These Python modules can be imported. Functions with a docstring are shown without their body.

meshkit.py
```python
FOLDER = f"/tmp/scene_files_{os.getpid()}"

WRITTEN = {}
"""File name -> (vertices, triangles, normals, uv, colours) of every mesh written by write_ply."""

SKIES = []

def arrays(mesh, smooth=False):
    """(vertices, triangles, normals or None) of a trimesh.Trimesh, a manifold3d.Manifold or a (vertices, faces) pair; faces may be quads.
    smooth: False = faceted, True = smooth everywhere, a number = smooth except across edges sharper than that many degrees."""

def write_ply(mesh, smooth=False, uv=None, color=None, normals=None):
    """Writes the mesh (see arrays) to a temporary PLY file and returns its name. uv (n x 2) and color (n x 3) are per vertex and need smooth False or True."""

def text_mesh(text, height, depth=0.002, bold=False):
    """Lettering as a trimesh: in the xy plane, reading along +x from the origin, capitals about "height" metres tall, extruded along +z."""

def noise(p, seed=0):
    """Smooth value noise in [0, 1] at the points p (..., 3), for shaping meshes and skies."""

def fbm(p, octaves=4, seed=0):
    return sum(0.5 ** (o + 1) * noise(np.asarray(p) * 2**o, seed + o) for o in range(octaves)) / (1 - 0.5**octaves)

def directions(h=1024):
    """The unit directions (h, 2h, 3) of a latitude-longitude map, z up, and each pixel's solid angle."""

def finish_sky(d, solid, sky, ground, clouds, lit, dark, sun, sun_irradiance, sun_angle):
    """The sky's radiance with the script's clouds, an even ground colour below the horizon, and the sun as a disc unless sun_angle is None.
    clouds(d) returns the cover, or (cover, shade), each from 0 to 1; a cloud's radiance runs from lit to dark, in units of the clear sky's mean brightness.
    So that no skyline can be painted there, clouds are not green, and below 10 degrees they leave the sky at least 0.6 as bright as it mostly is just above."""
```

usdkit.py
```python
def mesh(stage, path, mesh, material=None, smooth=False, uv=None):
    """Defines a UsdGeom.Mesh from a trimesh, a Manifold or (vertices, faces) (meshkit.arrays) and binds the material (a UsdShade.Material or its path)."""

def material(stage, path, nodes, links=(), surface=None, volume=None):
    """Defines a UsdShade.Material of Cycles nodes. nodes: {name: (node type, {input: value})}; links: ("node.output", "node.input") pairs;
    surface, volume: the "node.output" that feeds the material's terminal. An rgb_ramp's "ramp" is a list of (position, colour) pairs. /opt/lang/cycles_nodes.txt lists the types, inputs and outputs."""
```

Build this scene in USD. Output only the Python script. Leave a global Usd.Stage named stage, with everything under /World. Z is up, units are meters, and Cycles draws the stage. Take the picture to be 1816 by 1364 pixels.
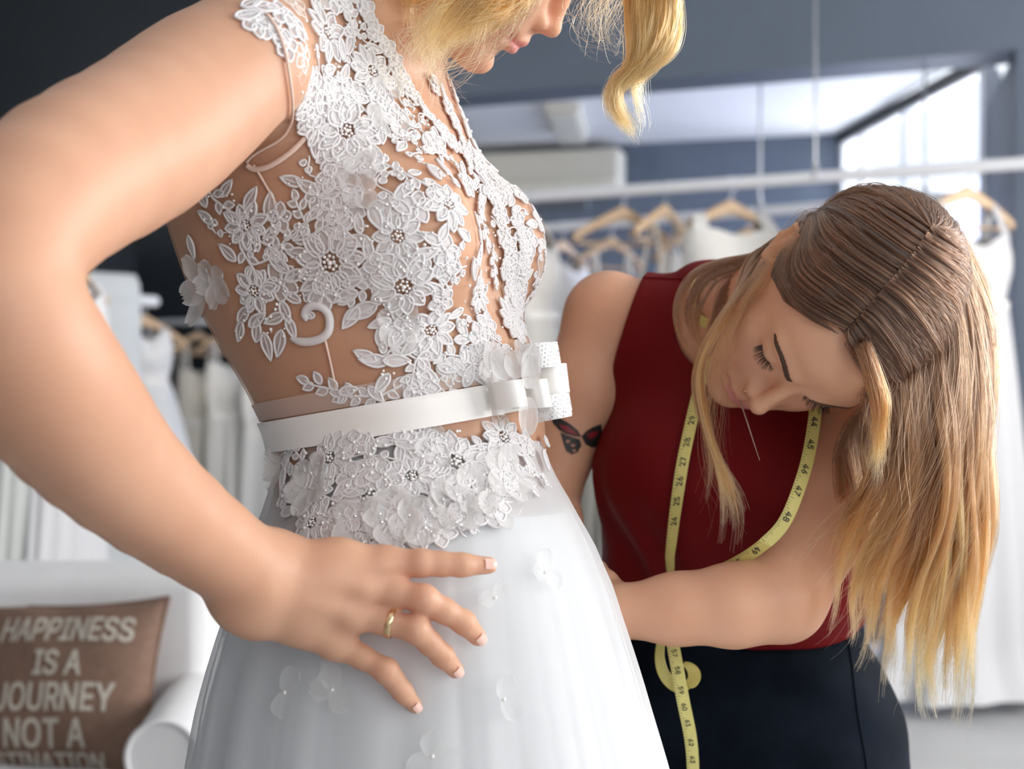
import math, random
import numpy as np
import trimesh, manifold3d, usdkit, meshkit
from scipy.interpolate import PchipInterpolator, CubicSpline
from scipy.spatial import cKDTree
from shapely.geometry import Polygon, Point
from pxr import Gf, Sdf, Usd, UsdGeom, UsdLux, UsdShade, Vt

stage = Usd.Stage.CreateInMemory()
UsdGeom.SetStageUpAxis(stage, UsdGeom.Tokens.z)
UsdGeom.SetStageMetersPerUnit(stage, 1.0)
UsdGeom.Xform.Define(stage, '/World')
UsdGeom.Scope.Define(stage, '/World/Looks')

# ------------------------------------------------------------------ camera
CAM_Z, FPX, CX, CY = 1.10, 2522.0, 908.0, 682.0          # eye height, focal length in pixels, picture centre
cam = UsdGeom.Camera.Define(stage, '/World/camera')
cam.CreateProjectionAttr('perspective')
cam.CreateHorizontalApertureAttr(36.0)
cam.CreateFocalLengthAttr(36.0 * FPX / 1816.0)
cam.CreateFStopAttr(5.0)
cam.CreateFocusDistanceAttr(1.17)
cam.CreateClippingRangeAttr((0.05, 200.0))
cam.CreateExposureAttr(0.36)
cam.AddTranslateOp().Set((0, 0, CAM_Z))
cam.AddRotateXOp().Set(90.0)

# ------------------------------------------------------------------ light: daylight sky + the room's window walls
sky = UsdLux.DomeLight.Define(stage, '/World/sky')
sky.CreateIntensityAttr(0.4)
sky.CreateColorAttr((0.86, 0.92, 1.0))

def window_light(name, centre, facing, w, h, power, color):
    """daylight entering through a window opening: a rectangle facing into the room"""
    l = UsdLux.RectLight.Define(stage, '/World/' + name)
    l.CreateWidthAttr(w); l.CreateHeightAttr(h); l.CreateIntensityAttr(power); l.CreateColorAttr(color)
    n = np.asarray(facing, float); n /= np.linalg.norm(n)
    zc = -n; xc = np.cross([0, 0, 1.0], zc); xc /= np.linalg.norm(xc); yc = np.cross(zc, xc)
    m = np.eye(4); m[0, :3], m[1, :3], m[2, :3], m[3, :3] = xc, yc, zc, centre
    l.AddTransformOp().Set(Gf.Matrix4d(m.tolist()))
    return l

window_light('daylight_side', (3.32, 1.9, 1.75), (-1, -0.05, -0.1), 4.6, 1.9, 6.2, (1.0, 0.97, 0.94))
window_light('daylight_rear', (1.9, -2.2, 1.85), (-0.45, 1, -0.12), 1.8, 1.6, 3.2, (1.0, 0.975, 0.94))
window_light('daylight_back', (2.75, 8.1, 1.9), (-1, -0.12, 0), 2.7, 2.9, 4.6, (0.98, 0.985, 1.0))
window_light('daylight_left', (-4.2, 6.4, 1.8), (0.6, 0.8, -0.1), 2.4, 1.7, 6.0, (1.0, 0.98, 0.96))

# ------------------------------------------------------------------ helpers
def P(px, py, d):
    """the point that stands at depth d on the sight line through a point of the photograph"""
    return np.array([(px - CX) / FPX * d, d, CAM_Z - (py - CY) / FPX * d])

def px2m(r, d):
    return r / FPX * d

def project(p):
    p = np.asarray(p, float)
    return np.stack([CX + p[..., 0] / p[..., 1] * FPX, CY - (p[..., 2] - CAM_Z) / p[..., 1] * FPX], -1)

def unit(v):
    v = np.asarray(v, float)
    return v / np.maximum(np.linalg.norm(v, axis=-1, keepdims=True), 1e-12)

def pchip(x, y):
    x = np.asarray(x, float); o = np.argsort(x)
    f = PchipInterpolator(x[o], np.asarray(y, float)[o], axis=0)
    lo, hi = x.min(), x.max()
    return lambda t: f(np.clip(t, lo, hi))

def spline(pts, n):
    """n points evenly spread along a smooth curve through pts"""
    pts = np.asarray(pts, float)
    t = np.concatenate([[0], np.cumsum(np.linalg.norm(np.diff(pts, axis=0), axis=1) ** 0.5)])
    if len(pts) == 2:
        return pts[0] + (pts[1] - pts[0]) * np.linspace(0, 1, n)[:, None]
    return CubicSpline(t, pts)(np.linspace(0, t[-1], n))

used_names = {}
def free_path(name, parent='/World'):
    key = (str(parent), name)
    n = used_names.get(key, -1) + 1
    used_names[key] = n
    return f'{parent}/{name}' + (f'_{n:03d}' if n else '')

def tag(prim, label=None, cat=None, group=None, kind=None):
    prim = prim.GetPrim() if hasattr(prim, 'GetPrim') else prim
    for k, v in (('label', label), ('category', cat), ('group', group), ('kind', kind)):
        if v: prim.SetCustomDataByKey(k, v)
    return prim

def obj(name, mesh, mat, parent=None, smooth=False, label=None, kind=None, color=None):
    """ONE mesh prim, under parent (a prim) or under /World"""
    path = free_path(name, parent.GetPath() if parent is not None else '/World')
    m = usdkit.mesh(stage, path, mesh, mat, smooth=smooth)
    if color is not None:
        UsdGeom.PrimvarsAPI(m).CreatePrimvar('tint', Sdf.ValueTypeNames.Color3fArray, 'vertex').Set(Vt.Vec3fArray.FromNumpy(np.asarray(color, np.float32)))
    return tag(m.GetPrim(), label, None, None, kind)

def thing(name, label, cat, loc=(0, 0, 0), rotz=0.0, group=None):
    x = UsdGeom.Xform.Define(stage, free_path(name))
    x.AddTranslateOp().Set(Gf.Vec3d(*map(float, loc)))
    if rotz: x.AddRotateZOp().Set(math.degrees(rotz))
    return tag(x.GetPrim(), label, cat, group)

def dup(src, name, label, cat, loc, rotz=0.0, group=None, scale=None):
    x = UsdGeom.Xform.Define(stage, free_path(name))
    x.AddTranslateOp().Set(Gf.Vec3d(*map(float, loc)))
    x.AddRotateZOp().Set(math.degrees(rotz))
    if scale: x.AddScaleOp().Set(Gf.Vec3f(*scale))
    x.GetPrim().GetReferences().AddInternalReference(src.GetPath())
    x.GetPrim().SetInstanceable(True)
    return tag(x.GetPrim(), label, cat, group)

def curves(name, strands, widths, mat, parent, label=None, kind=None):
    """strands: list of (n,3) arrays; widths: list of arrays or a number"""
    path = free_path(name, parent.GetPath())
    c = UsdGeom.BasisCurves.Define(stage, path)
    c.CreateTypeAttr('linear')
    c.CreateCurveVertexCountsAttr(Vt.IntArray.FromNumpy(np.array([len(s) for s in strands], np.int32)))
    c.CreatePointsAttr(Vt.Vec3fArray.FromNumpy(np.concatenate(strands).astype(np.float32)))
    w = np.concatenate([np.broadcast_to(x, (len(s),)) for s, x in zip(strands, widths)]).astype(np.float32)
    c.CreateWidthsAttr(Vt.FloatArray.FromNumpy(w)); c.SetWidthsInterpolation('vertex')
    UsdShade.MaterialBindingAPI.Apply(c.GetPrim()).Bind(mat)
    return tag(c.GetPrim(), label, None, None, kind)

cat = trimesh.util.concatenate

def T(v, f):
    return trimesh.Trimesh(np.asarray(v, float), np.asarray(f, int), process=False)

def box(a, b, r=0.0):
    """box between two corners, its edges bevelled by r"""
    a, b = np.minimum(a, b).astype(float), np.maximum(a, b).astype(float)
    if r <= 0:
        m = trimesh.creation.box(b - a); m.apply_translation((a + b) / 2); return m
    c = np.array([[x, y, z] for x in (0, 1) for y in (0, 1) for z in (0, 1)], float)
    pts = []
    for k in range(3):
        lo, hi = a + r, b - r
        lo = lo.copy(); hi = hi.copy(); lo[k] = a[k]; hi[k] = b[k]
        pts.append(lo + c * (hi - lo))
    return trimesh.convex.convex_hull(np.vstack(pts))

def prism(poly, z0, z1):
    """vertical prism over a plan polygon"""
    m = trimesh.creation.extrude_polygon(Polygon(poly), z1 - z0, engine='earcut'); m.apply_translation((0, 0, z0)); return m

def frames(path):
    """parallel-transport frames along a path"""
    p = np.asarray(path, float); t = unit(np.gradient(p, axis=0))
    a = np.zeros_like(p); n = np.cross(t[0], [0, 0, 1.0] if abs(t[0][2]) < .9 else [1.0, 0, 0]); a[0] = unit(n)
    for i in range(1, len(p)):
        v = a[i - 1] - t[i] * (a[i - 1] @ t[i]); a[i] = unit(v)
    return t, a, np.cross(t, a)

def tube(path, r, sides=8, caps=True):
    p = np.asarray(path, float); n = len(p); r = np.broadcast_to(r, (n,))
    t, a, b = frames(p); ang = np.arange(sides) * 2 * np.pi / sides
    v = p[:, None] + r[:, None, None] * (np.cos(ang)[None, :, None] * a[:, None] + np.sin(ang)[None, :, None] * b[:, None])
    v = v.reshape(-1, 3); i, j = np.meshgrid(np.arange(n - 1), np.arange(sides), indexing='ij')
    q = np.stack([i * sides + j, i * sides + (j + 1) % sides, (i + 1) * sides + (j + 1) % sides, (i + 1) * sides + j], -1).reshape(-1, 4)
    f = np.vstack([q[:, [0, 1, 2]], q[:, [0, 2, 3]]])
    if caps:
        v = np.vstack([v, p[0], p[-1]]); k = np.arange(sides); m = len(v)
        f = np.vstack([f, np.stack([(k + 1) % sides, k, np.full(sides, m - 2)], 1), np.stack([(n - 1) * sides + k, (n - 1) * sides + (k + 1) % sides, np.full(sides, m - 1)], 1)])
    return T(v, f)

def grid_mesh(pts, close_u=False):
    """pts (n,m,3) to a quad sheet"""
    n, m = pts.shape[:2]; v = pts.reshape(-1, 3)
    i, j = np.meshgrid(np.arange(n if close_u else n - 1), np.arange(m - 1), indexing='ij'); i2 = (i + 1) % n
    q = np.stack([i * m + j, i2 * m + j, i2 * m + j + 1, i * m + j + 1], -1).reshape(-1, 4)
    return T(v, np.vstack([q[:, [0, 1, 2]], q[:, [0, 2, 3]]]))

def ribbon(path, across, width, thick=0.0004):
    """a flat band: path (n,3), across (n,3) unit vectors over its width"""
    p, a = np.asarray(path, float), unit(across); w = np.broadcast_to(width, (len(p),))[:, None] / 2
    nrm = unit(np.cross(unit(np.gradient(p, axis=0)), a)) * thick / 2
    ring = np.stack([p - a * w - nrm, p + a * w - nrm, p + a * w + nrm, p - a * w + nrm, p - a * w - nrm], 1)
    m = grid_mesh(ring)
    n = len(p); ends = [[0, 1, 2], [0, 2, 3], [5 * n - 5, 5 * n - 3, 5 * n - 4], [5 * n - 5, 5 * n - 2, 5 * n - 3]]
    return T(m.vertices, np.vstack([m.faces, ends]))

def lathe(profile, sides=32):
    """profile rows (r, z)"""
    pr = np.asarray(profile, float); a = np.linspace(0, 2 * np.pi, sides, endpoint=False)
    pts = np.stack([np.cos(a)[:, None] * pr[:, 0], np.sin(a)[:, None] * pr[:, 0], np.broadcast_to(pr[:, 1], (sides, len(pr)))], -1)
    return grid_mesh(pts, True)

def blob(c, r, n=1):
    m = trimesh.creation.icosphere(n, 1.0); m.vertices *= np.asarray(r); m.apply_translation(c); return m

# ------------------------------------------------------------------ materials
def mat(name, nodes, links=(), surface='p.BSDF'):
    return usdkit.material(stage, '/World/Looks/' + name, nodes, links, surface)

def plain(name, color, rough=0.6, noise=0.06, scale=12.0, bump=0.0, bscale=80.0, **kw):
    """a principled surface with a little procedural mottling (and fine relief)"""
    c = np.asarray(color, float)
    nodes = {'tc': ('texture_coordinate', {}), 'n': ('noise_texture', {'scale': scale, 'detail': 3.0}),
             'r': ('rgb_ramp', {'ramp': [(0.3, tuple(np.clip(c * (1 - noise), 0, 1))), (0.7, tuple(np.clip(c * (1 + noise), 0, 1)))]}),
             'p': ('principled_bsdf', {'roughness': rough, **kw})}
    links = [('tc.object', 'n.vector'), ('n.fac', 'r.fac'), ('r.color', 'p.base_color')]
    if bump:
        nodes['bn'] = ('noise_texture', {'scale': bscale, 'detail': 4.0}); nodes['b'] = ('bump', {'strength': 0.6, 'distance': bump})
        links += [('tc.object', 'bn.vector'), ('bn.fac', 'b.height'), ('b.normal', 'p.normal')]
    return mat(name, nodes, links)
# ------------------------------------------------------------------ the room
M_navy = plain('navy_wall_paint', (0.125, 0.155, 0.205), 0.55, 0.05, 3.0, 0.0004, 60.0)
M_dark = plain('near_black_paint', (0.012, 0.015, 0.018), 0.6)
M_ceiling = plain('white_ceiling_paint', (0.80, 0.81, 0.82), 0.85, 0.015, 4.0)
M_floor = plain('grey_concrete_floor', (0.42, 0.425, 0.43), 0.45, 0.08, 2.5)
M_white = plain('white_lacquer', (0.88, 0.89, 0.93), 0.35, 0.02)
M_frost = mat('frosted_window_film', {'tc': ('texture_coordinate', {}), 'n': ('noise_texture', {'scale': 1.6, 'detail': 1.0}),
    'tr': ('transparent_bsdf', {'color': (0.82, 0.85, 0.96)}), 'tl': ('translucent_bsdf', {'color': (0.80, 0.83, 0.95)}), 'm': ('mix_closure', {'fac': 0.45})},
    [('tr.BSDF', 'm.closure1'), ('tl.BSDF', 'm.closure2')], 'm.closure')
M_glass = mat('window_glass', {'tr': ('transparent_bsdf', {'color': (0.97, 0.98, 1.0)}), 'g': ('glossy_bsdf', {'roughness': 0.02}), 'm': ('mix_closure', {'fac': 0.06})},
    [('tr.BSDF', 'm.closure1'), ('g.BSDF', 'm.closure2')], 'm.closure')
M_beige = plain('beige_plastic', (0.76, 0.73, 0.62), 0.5, 0.02)
M_metal = mat('brushed_steel', {'p': ('principled_bsdf', {'base_color': (0.62, 0.63, 0.66), 'metallic': 1.0, 'roughness': 0.28})})
M_wood = mat('hanger_beech_wood', {'tc': ('texture_coordinate', {}), 'mp': ('mapping', {'scale': (8.0, 8.0, 60.0)}), 'n': ('noise_texture', {'scale': 3.0, 'detail': 4.0}),
    'r': ('rgb_ramp', {'ramp': [(0.3, (0.56, 0.37, 0.22)), (0.7, (0.70, 0.50, 0.32))]}), 'p': ('principled_bsdf', {'roughness': 0.45})},
    [('tc.object', 'mp.vector'), ('mp.vector', 'n.vector'), ('n.fac', 'r.fac'), ('r.color', 'p.base_color')])

def struct(name, mesh, m, parent=None, smooth=False):
    return obj(name, mesh, m, parent, smooth, kind=None if parent is not None else 'structure')

CEIL = 2.60
corner = np.array([1.96, 8.5]); wl = np.array([-0.96, 0.28])               # back wall: from the window corner it recedes to the left
mid = corner + wl * 3.35
far = corner + wl * 6.6                                                      # left end of the back wall
outer = [(-4.4, -2.9), (3.4, -2.9), (3.4, 8.9), tuple(corner + [1.4, .6]), tuple(far + [-.2, .4]), (-4.6, far[1])]
struct('floor', prism([(-5, -3.2), (3.6, -3.2), (3.6, 9.6), (-5, 11.2)], -0.1, 0.0), M_floor)
HIGH = 3.9
struct('ceiling', cat([prism([(-4.6, -3.2), (3.5, -3.2), (3.5, 5.2), (-1.3, 7.2), tuple(mid + [-.05, .2]), tuple(far + [-.1, .2]), (-4.6, far[1] + .2)], HIGH, HIGH + 0.1),
    prism([(2.12, 5.4), tuple(corner + [.02, .1]), tuple(mid + [-.05, .15]), tuple(mid * [1, 0] + [-.05, 6.5])], CEIL, CEIL + 0.1)]), M_ceiling)

def wall_between(a, b, t, z0=0.0, z1=CEIL):
    """upright slab from plan point a to b; its thickness lies to the right of a->b"""
    a, b = np.asarray(a, float), np.asarray(b, float); d = unit(b - a); n = np.array([d[1], -d[0]]) * t
    return prism([a, b, b + n, a + n], z0, z1)

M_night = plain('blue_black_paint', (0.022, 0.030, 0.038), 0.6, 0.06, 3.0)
struct('wall_back', wall_between(mid, corner, -0.2), M_navy)
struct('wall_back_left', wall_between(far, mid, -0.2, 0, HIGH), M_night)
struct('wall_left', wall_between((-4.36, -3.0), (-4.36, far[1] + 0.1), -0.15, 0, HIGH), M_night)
# right side: front room wall (with the side windows) and the window wall at the back
WX = 3.38
front_right = [wall_between((WX, -3.0), (WX, 6.7), 0.15, 0, 0.8), wall_between((WX, -3.0), (WX, 6.7), 0.15, 2.5, HIGH),
               wall_between((WX, -3.0), (WX, -0.4), 0.15, 0.8, 2.5), wall_between((WX, 4.2), (WX, 6.7), 0.15, 0.8, 2.5)]
struct('wall_right', cat(front_right), M_navy)
struct('wall_front', cat([prism([(-4.5, -3.0), (WX + .1, -3.0), (WX + .1, -2.85), (-4.5, -2.85)], 0, 1.0), prism([(-4.5, -3.0), (WX + .1, -3.0), (WX + .1, -2.85), (-4.5, -2.85)], 2.5, HIGH),
    prism([(-4.5, -3.0), (-.4, -3.0), (-.4, -2.85), (-4.5, -2.85)], 1.0, 2.5), prism([(2.9, -3.0), (WX + .1, -3.0), (WX + .1, -2.85), (2.9, -2.85)], 1.0, 2.5)]), M_ceiling)
# beam across the room with the pier that carries it
bA, bB = np.array([-0.24, 6.16]), np.array([1.92, 5.28]); bd = unit(bB - bA)
bA2, bB2 = bA - bd * 1.15, bB + bd * 1.6
bn = np.array([-bd[1], bd[0]]) * 0.26
struct('trim_1', prism([bA2, bB2, bB2 + bn, bA2 + bn], 2.35, HIGH - 0.001), M_navy)
struct('wall_pier', prism([(1.88, 5.30), (2.15, 6.46), (3.4, 6.7), (3.4, 4.9), (2.7, 4.95)], 0, 2.35), M_navy)
# window wall behind the racks
wa, wb = corner, np.array([2.145, 6.46]); wd = unit(wb - wa); wn = np.array([-wd[1], wd[0]])
L = np.linalg.norm(wb - wa)
win = struct('window_1', cat([
    wall_between(wa, wb, -0.06, 2.53, CEIL), wall_between(wa, wb, -0.06, 0.0, 0.12),
    wall_between(wa, wa + wd * 0.05, -0.08, 0.12, 2.53), wall_between(wb - wd * 0.06, wb, -0.08, 0.12, 2.53),
    wall_between(wa + wd * 0.36, wa + wd * 0.40, -0.07, 0.12, 2.53), wall_between(wa + wd * 1.0, wa + wd * 1.05, -0.07, 0.12, 2.53)]), M_white)
for s0, s1 in ((0.05, 0.36), (0.40, 1.0), (1.05, L - 0.06)):
    obj('pane', wall_between(wa + wd * s0, wa + wd * s1, -0.012, 2.05, 2.53), M_glass, win)
    obj('frosted_pane', wall_between(wa + wd * s0, wa + wd * s1, -0.012, 0.12, 2.05), M_frost, win)
struct('trim_2', wall_between(wa + wn * -.02, wb + wn * -.02, -0.05, CEIL - 0.055, CEIL - 0.002), M_dark)
# ------------------------------------------------------------------ soft-body modelling: smooth unions of tapered shapes, meshed as one surface
def smin(a, b, k):
    h = np.maximum(k - np.abs(a - b), 0.0) / k
    return np.minimum(a, b) - h * h * k * 0.25

class Body:
    """A list of (distance function, centre, reach, blend, sign). sign +1 adds, -1 carves, 0 keeps only what lies inside."""
    def __init__(self): self.prims = []
    def add(self, fn, c, reach, k=0.01, sign=1): self.prims.append((fn, np.asarray(c, float), float(reach), k, sign)); return self
    def capsule(self, a, b, ra, rb, k=0.012, sign=1):
        a, b = np.asarray(a, float), np.asarray(b, float); ba = b - a; l2 = max(ba @ ba, 1e-12)
        def fn(p):
            t = np.clip((p - a) @ ba / l2, 0, 1)
            return np.linalg.norm(p - a - t[:, None] * ba, axis=1) - (ra + (rb - ra) * t)
        return self.add(fn, (a + b) / 2, np.sqrt(l2) / 2 + max(ra, rb), k, sign)
    def chain(self, pts, radii, k=0.012, sign=1):
        for i in range(len(pts) - 1): self.capsule(pts[i], pts[i + 1], radii[i], radii[i + 1], k, sign)
        return self
    def ellipsoid(self, c, r, R=None, k=0.015, sign=1):
        """R rows are the ellipsoid's axes"""
        c, r = np.asarray(c, float), np.asarray(r, float); R = np.eye(3) if R is None else unit(np.asarray(R, float))
        def fn(p):
            q = (p - c) @ R.T
            k0 = np.linalg.norm(q / r, axis=1); k1 = np.linalg.norm(q / (r * r), axis=1)
            return np.where(k0 < 1e-6, -r.min(), k0 * (k0 - 1.0) / np.maximum(k1, 1e-9))
        return self.add(fn, c, r.max(), k, sign)
    def flatcap(self, a, b, ra, rb, axis, flat, k=0.012, sign=1):
        """tapered capsule squeezed by the factor flat along axis"""
        a, b, n = np.asarray(a, float), np.asarray(b, float), unit(axis); ba = b - a; l2 = max(ba @ ba, 1e-12)
        def fn(p):
            t = np.clip((p - a) @ ba / l2, 0, 1); q = p - a - t[:, None] * ba
            h = q @ n; q2 = q - h[:, None] * n
            r = ra + (rb - ra) * t
            d = np.sqrt((q2 ** 2).sum(1) + (h / flat) ** 2)
            return (d - r) * np.where(np.abs(h) / flat > np.linalg.norm(q2, axis=1), flat, 0.5 + 0.5 * flat)
        return self.add(fn, (a + b) / 2, np.sqrt(l2) / 2 + max(ra, rb), k, sign)
    def loft(self, o, axes, s, cu, cv, ap, am, b, n=2.0, k=0.02, sign=1, cap=0.02):
        """cross-sections along axes[0]; in each, axes[1] reaches ap (forward) and am (backward) from the centre cu and axes[2] reaches b to both sides of cv"""
        o, W, U, V = np.asarray(o, float), *(unit(np.asarray(x, float)) for x in axes)
        s = np.asarray(s, float); mid = (s[0] + s[-1]) / 2
        f = pchip(s, np.stack([np.broadcast_to(x, s.shape) for x in (cu, cv, ap, am, b, np.asarray(n, float))], 1))
        lo, hi = s.min(), s.max()
        def fn(p):
            q = p - o; t = q @ W; c = f(t)
            u, v = q @ U - c[:, 0], q @ V - c[:, 1]
            a = np.where(u > 0, c[:, 2], c[:, 3]); bb = c[:, 4]; e = c[:, 5]
            x, y = np.abs(u) / a, np.abs(v) / bb
            k0 = (x ** e + y ** e + 1e-12) ** (1 / e)
            g = np.sqrt((x ** (e - 1) / a) ** 2 + (y ** (e - 1) / bb) ** 2 + 1e-9) / np.maximum(k0, 1e-6) ** (e - 1)
            d = (k0 - 1) / np.maximum(g, 1.0 / np.maximum(a, bb))
            return -smin(-d, -np.maximum(lo - t, t - hi), cap) if cap else np.maximum(d, np.maximum(lo - t, t - hi))
        big = max(np.max(np.broadcast_to(x, s.shape)) for x in (ap, am, b)) + np.max(np.abs(cu)) + np.max(np.abs(cv))
        return self.add(fn, o + W * mid, (hi - lo) / 2 + big, k, sign)
    def __call__(self, p, prims=None):
        d = np.full(len(p), 9.0)
        for fn, c, reach, k, sign in (self.prims if prims is None else prims):
            x = fn(p)
            if sign == 1: d = smin(d, x, k)
            elif sign == -1: d = -smin(-d, x, k)
            else: d = -smin(-d, -x, k)
        return d
    def grad(self, p, e=0.001):
        g = np.stack([self(p + np.eye(3)[i] * e) - self(p - np.eye(3)[i] * e) for i in range(3)], 1)
        return unit(g)
    def snap(self, p, off=0.0, it=3):
        """moves points onto the surface, then off metres outwards"""
        p = np.array(p, float)
        for _ in range(it):
            p -= self.grad(p) * np.clip(self(p), -.05, .05)[:, None]
        return p + self.grad(p) * np.asarray(off).reshape(-1, 1) if np.ndim(off) or off else p
    def ray(self, px, py, d0=0.6, d1=1.8, off=0.0):
        """first hit of the sight line through a point of the photograph"""
        px, py = np.atleast_1d(px).astype(float), np.atleast_1d(py).astype(float)
        dr = np.stack([(px - CX) / FPX, np.ones_like(px), -(py - CY) / FPX], 1); t = np.full(len(px), d0); o = np.array([0, 0, CAM_Z])
        for _ in range(60): t = np.minimum(t + 0.7 * np.maximum(self(o + dr * t[:, None]) - off, -0.02), d1 + 1)
        return o + dr * t[:, None], t < d1

def surface(body, lo, hi, h, B=8, skin=None):
    """sparse surface-nets mesh of body(p) = 0 inside the box lo..hi with cells of size h"""
    lo, hi = np.asarray(lo, float), np.asarray(hi, float)
    nb = np.ceil((hi - lo) / (h * B)).astype(int); half = h * B * 0.5 * math.sqrt(3)
    bi = np.stack(np.meshgrid(*[np.arange(n) for n in nb], indexing='ij'), -1).reshape(-1, 3)
    cen = lo + (bi + 0.5) * h * B
    keep = []
    for part in np.array_split(np.arange(len(bi)), max(1, len(bi) // 60000)):
        keep.append(np.abs(body(cen[part])) < half * 1.6 + 0.010)
    bi, cen = bi[np.concatenate(keep)], cen[np.concatenate(keep)]
    loc = np.stack(np.meshgrid(*[np.arange(B + 1)] * 3, indexing='ij'), -1).reshape(-1, 3)
    N = (nb * B + 2).astype(np.int64); key = lambda ijk: (ijk[..., 0] * N[1] + ijk[..., 1]) * N[2] + ijk[..., 2]
    cv, ck, qk, qf = [], [], [], []
    C = np.array([[0, 0, 0], [1, 0, 0], [0, 1, 0], [1, 1, 0], [0, 0, 1], [1, 0, 1], [0, 1, 1], [1, 1, 1]])
    E = [(a, b) for a in range(8) for b in range(a + 1, 8) if np.abs(C[a] - C[b]).sum() == 1]
    pc = np.array([x[1] for x in body.prims]); pr = np.array([x[2] for x in body.prims]); pk = np.array([x[3] for x in body.prims]); ps = np.array([x[4] for x in body.prims])
    for b0, c0 in zip(bi, cen):
        near = (np.linalg.norm(pc - c0, axis=1) - pr < half + pk + 3 * h + .012) | (ps == 0)
        if not near.any(): continue
        ijk = b0 * B + loc
        d = body(lo + ijk * h, [body.prims[i] for i in np.nonzero(near)[0]]).reshape(B + 1, B + 1, B + 1)
        if d.min() > 0 or d.max() < 0: continue
        cor = np.stack([d[c[0]:B + c[0], c[1]:B + c[1], c[2]:B + c[2]] for c in C], -1)
        neg = cor < 0; mixed = neg.any(-1) & ~neg.all(-1)
        cells = np.argwhere(mixed)
        if len(cells) == 0: continue
        v = cor[mixed]; acc = np.zeros((len(v), 3)); cnt = np.zeros(len(v))
        for a, b in E:
            x = (v[:, a] < 0) != (v[:, b] < 0); t = v[x, a] / (v[x, a] - v[x, b])
            acc[x] += C[a] + (C[b] - C[a]) * t[:, None]; cnt[x] += 1
        cv.append(lo + (b0 * B + cells + acc / cnt[:, None]) * h); ck.append(key((b0 * B + cells).astype(np.int64)))
        for ax in range(3):
            s0 = [slice(0, B)] * 3; s1 = list(s0); s1[ax] = slice(1, B + 1)
            A, Bv = d[tuple(s0)] < 0, d[tuple(s1)] < 0
            e = np.argwhere(A != Bv)
            if len(e) == 0: continue
            fl = A[tuple(e.T)]; g = (b0 * B + e).astype(np.int64); u, w = (ax + 1) % 3, (ax + 2) % 3
            o = np.eye(3, dtype=np.int64)
            qk.append(np.stack([key(g), key(g - o[u]), key(g - o[u] - o[w]), key(g - o[w])], 1)); qf.append(fl)
    cv, ck, qk, qf = np.concatenate(cv), np.concatenate(ck), np.concatenate(qk), np.concatenate(qf)
    o = np.argsort(ck); ck, cv = ck[o], cv[o]
    idx = np.searchsorted(ck, qk); idx = np.minimum(idx, len(ck) - 1)
    ok = (ck[idx] == qk).all(1); idx, qf = idx[ok], qf[ok]
    idx[~qf] = idx[~qf][:, ::-1]
    return T(cv, np.vstack([idx[:, [0, 1, 2]], idx[:, [0, 2, 3]]]))
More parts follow.
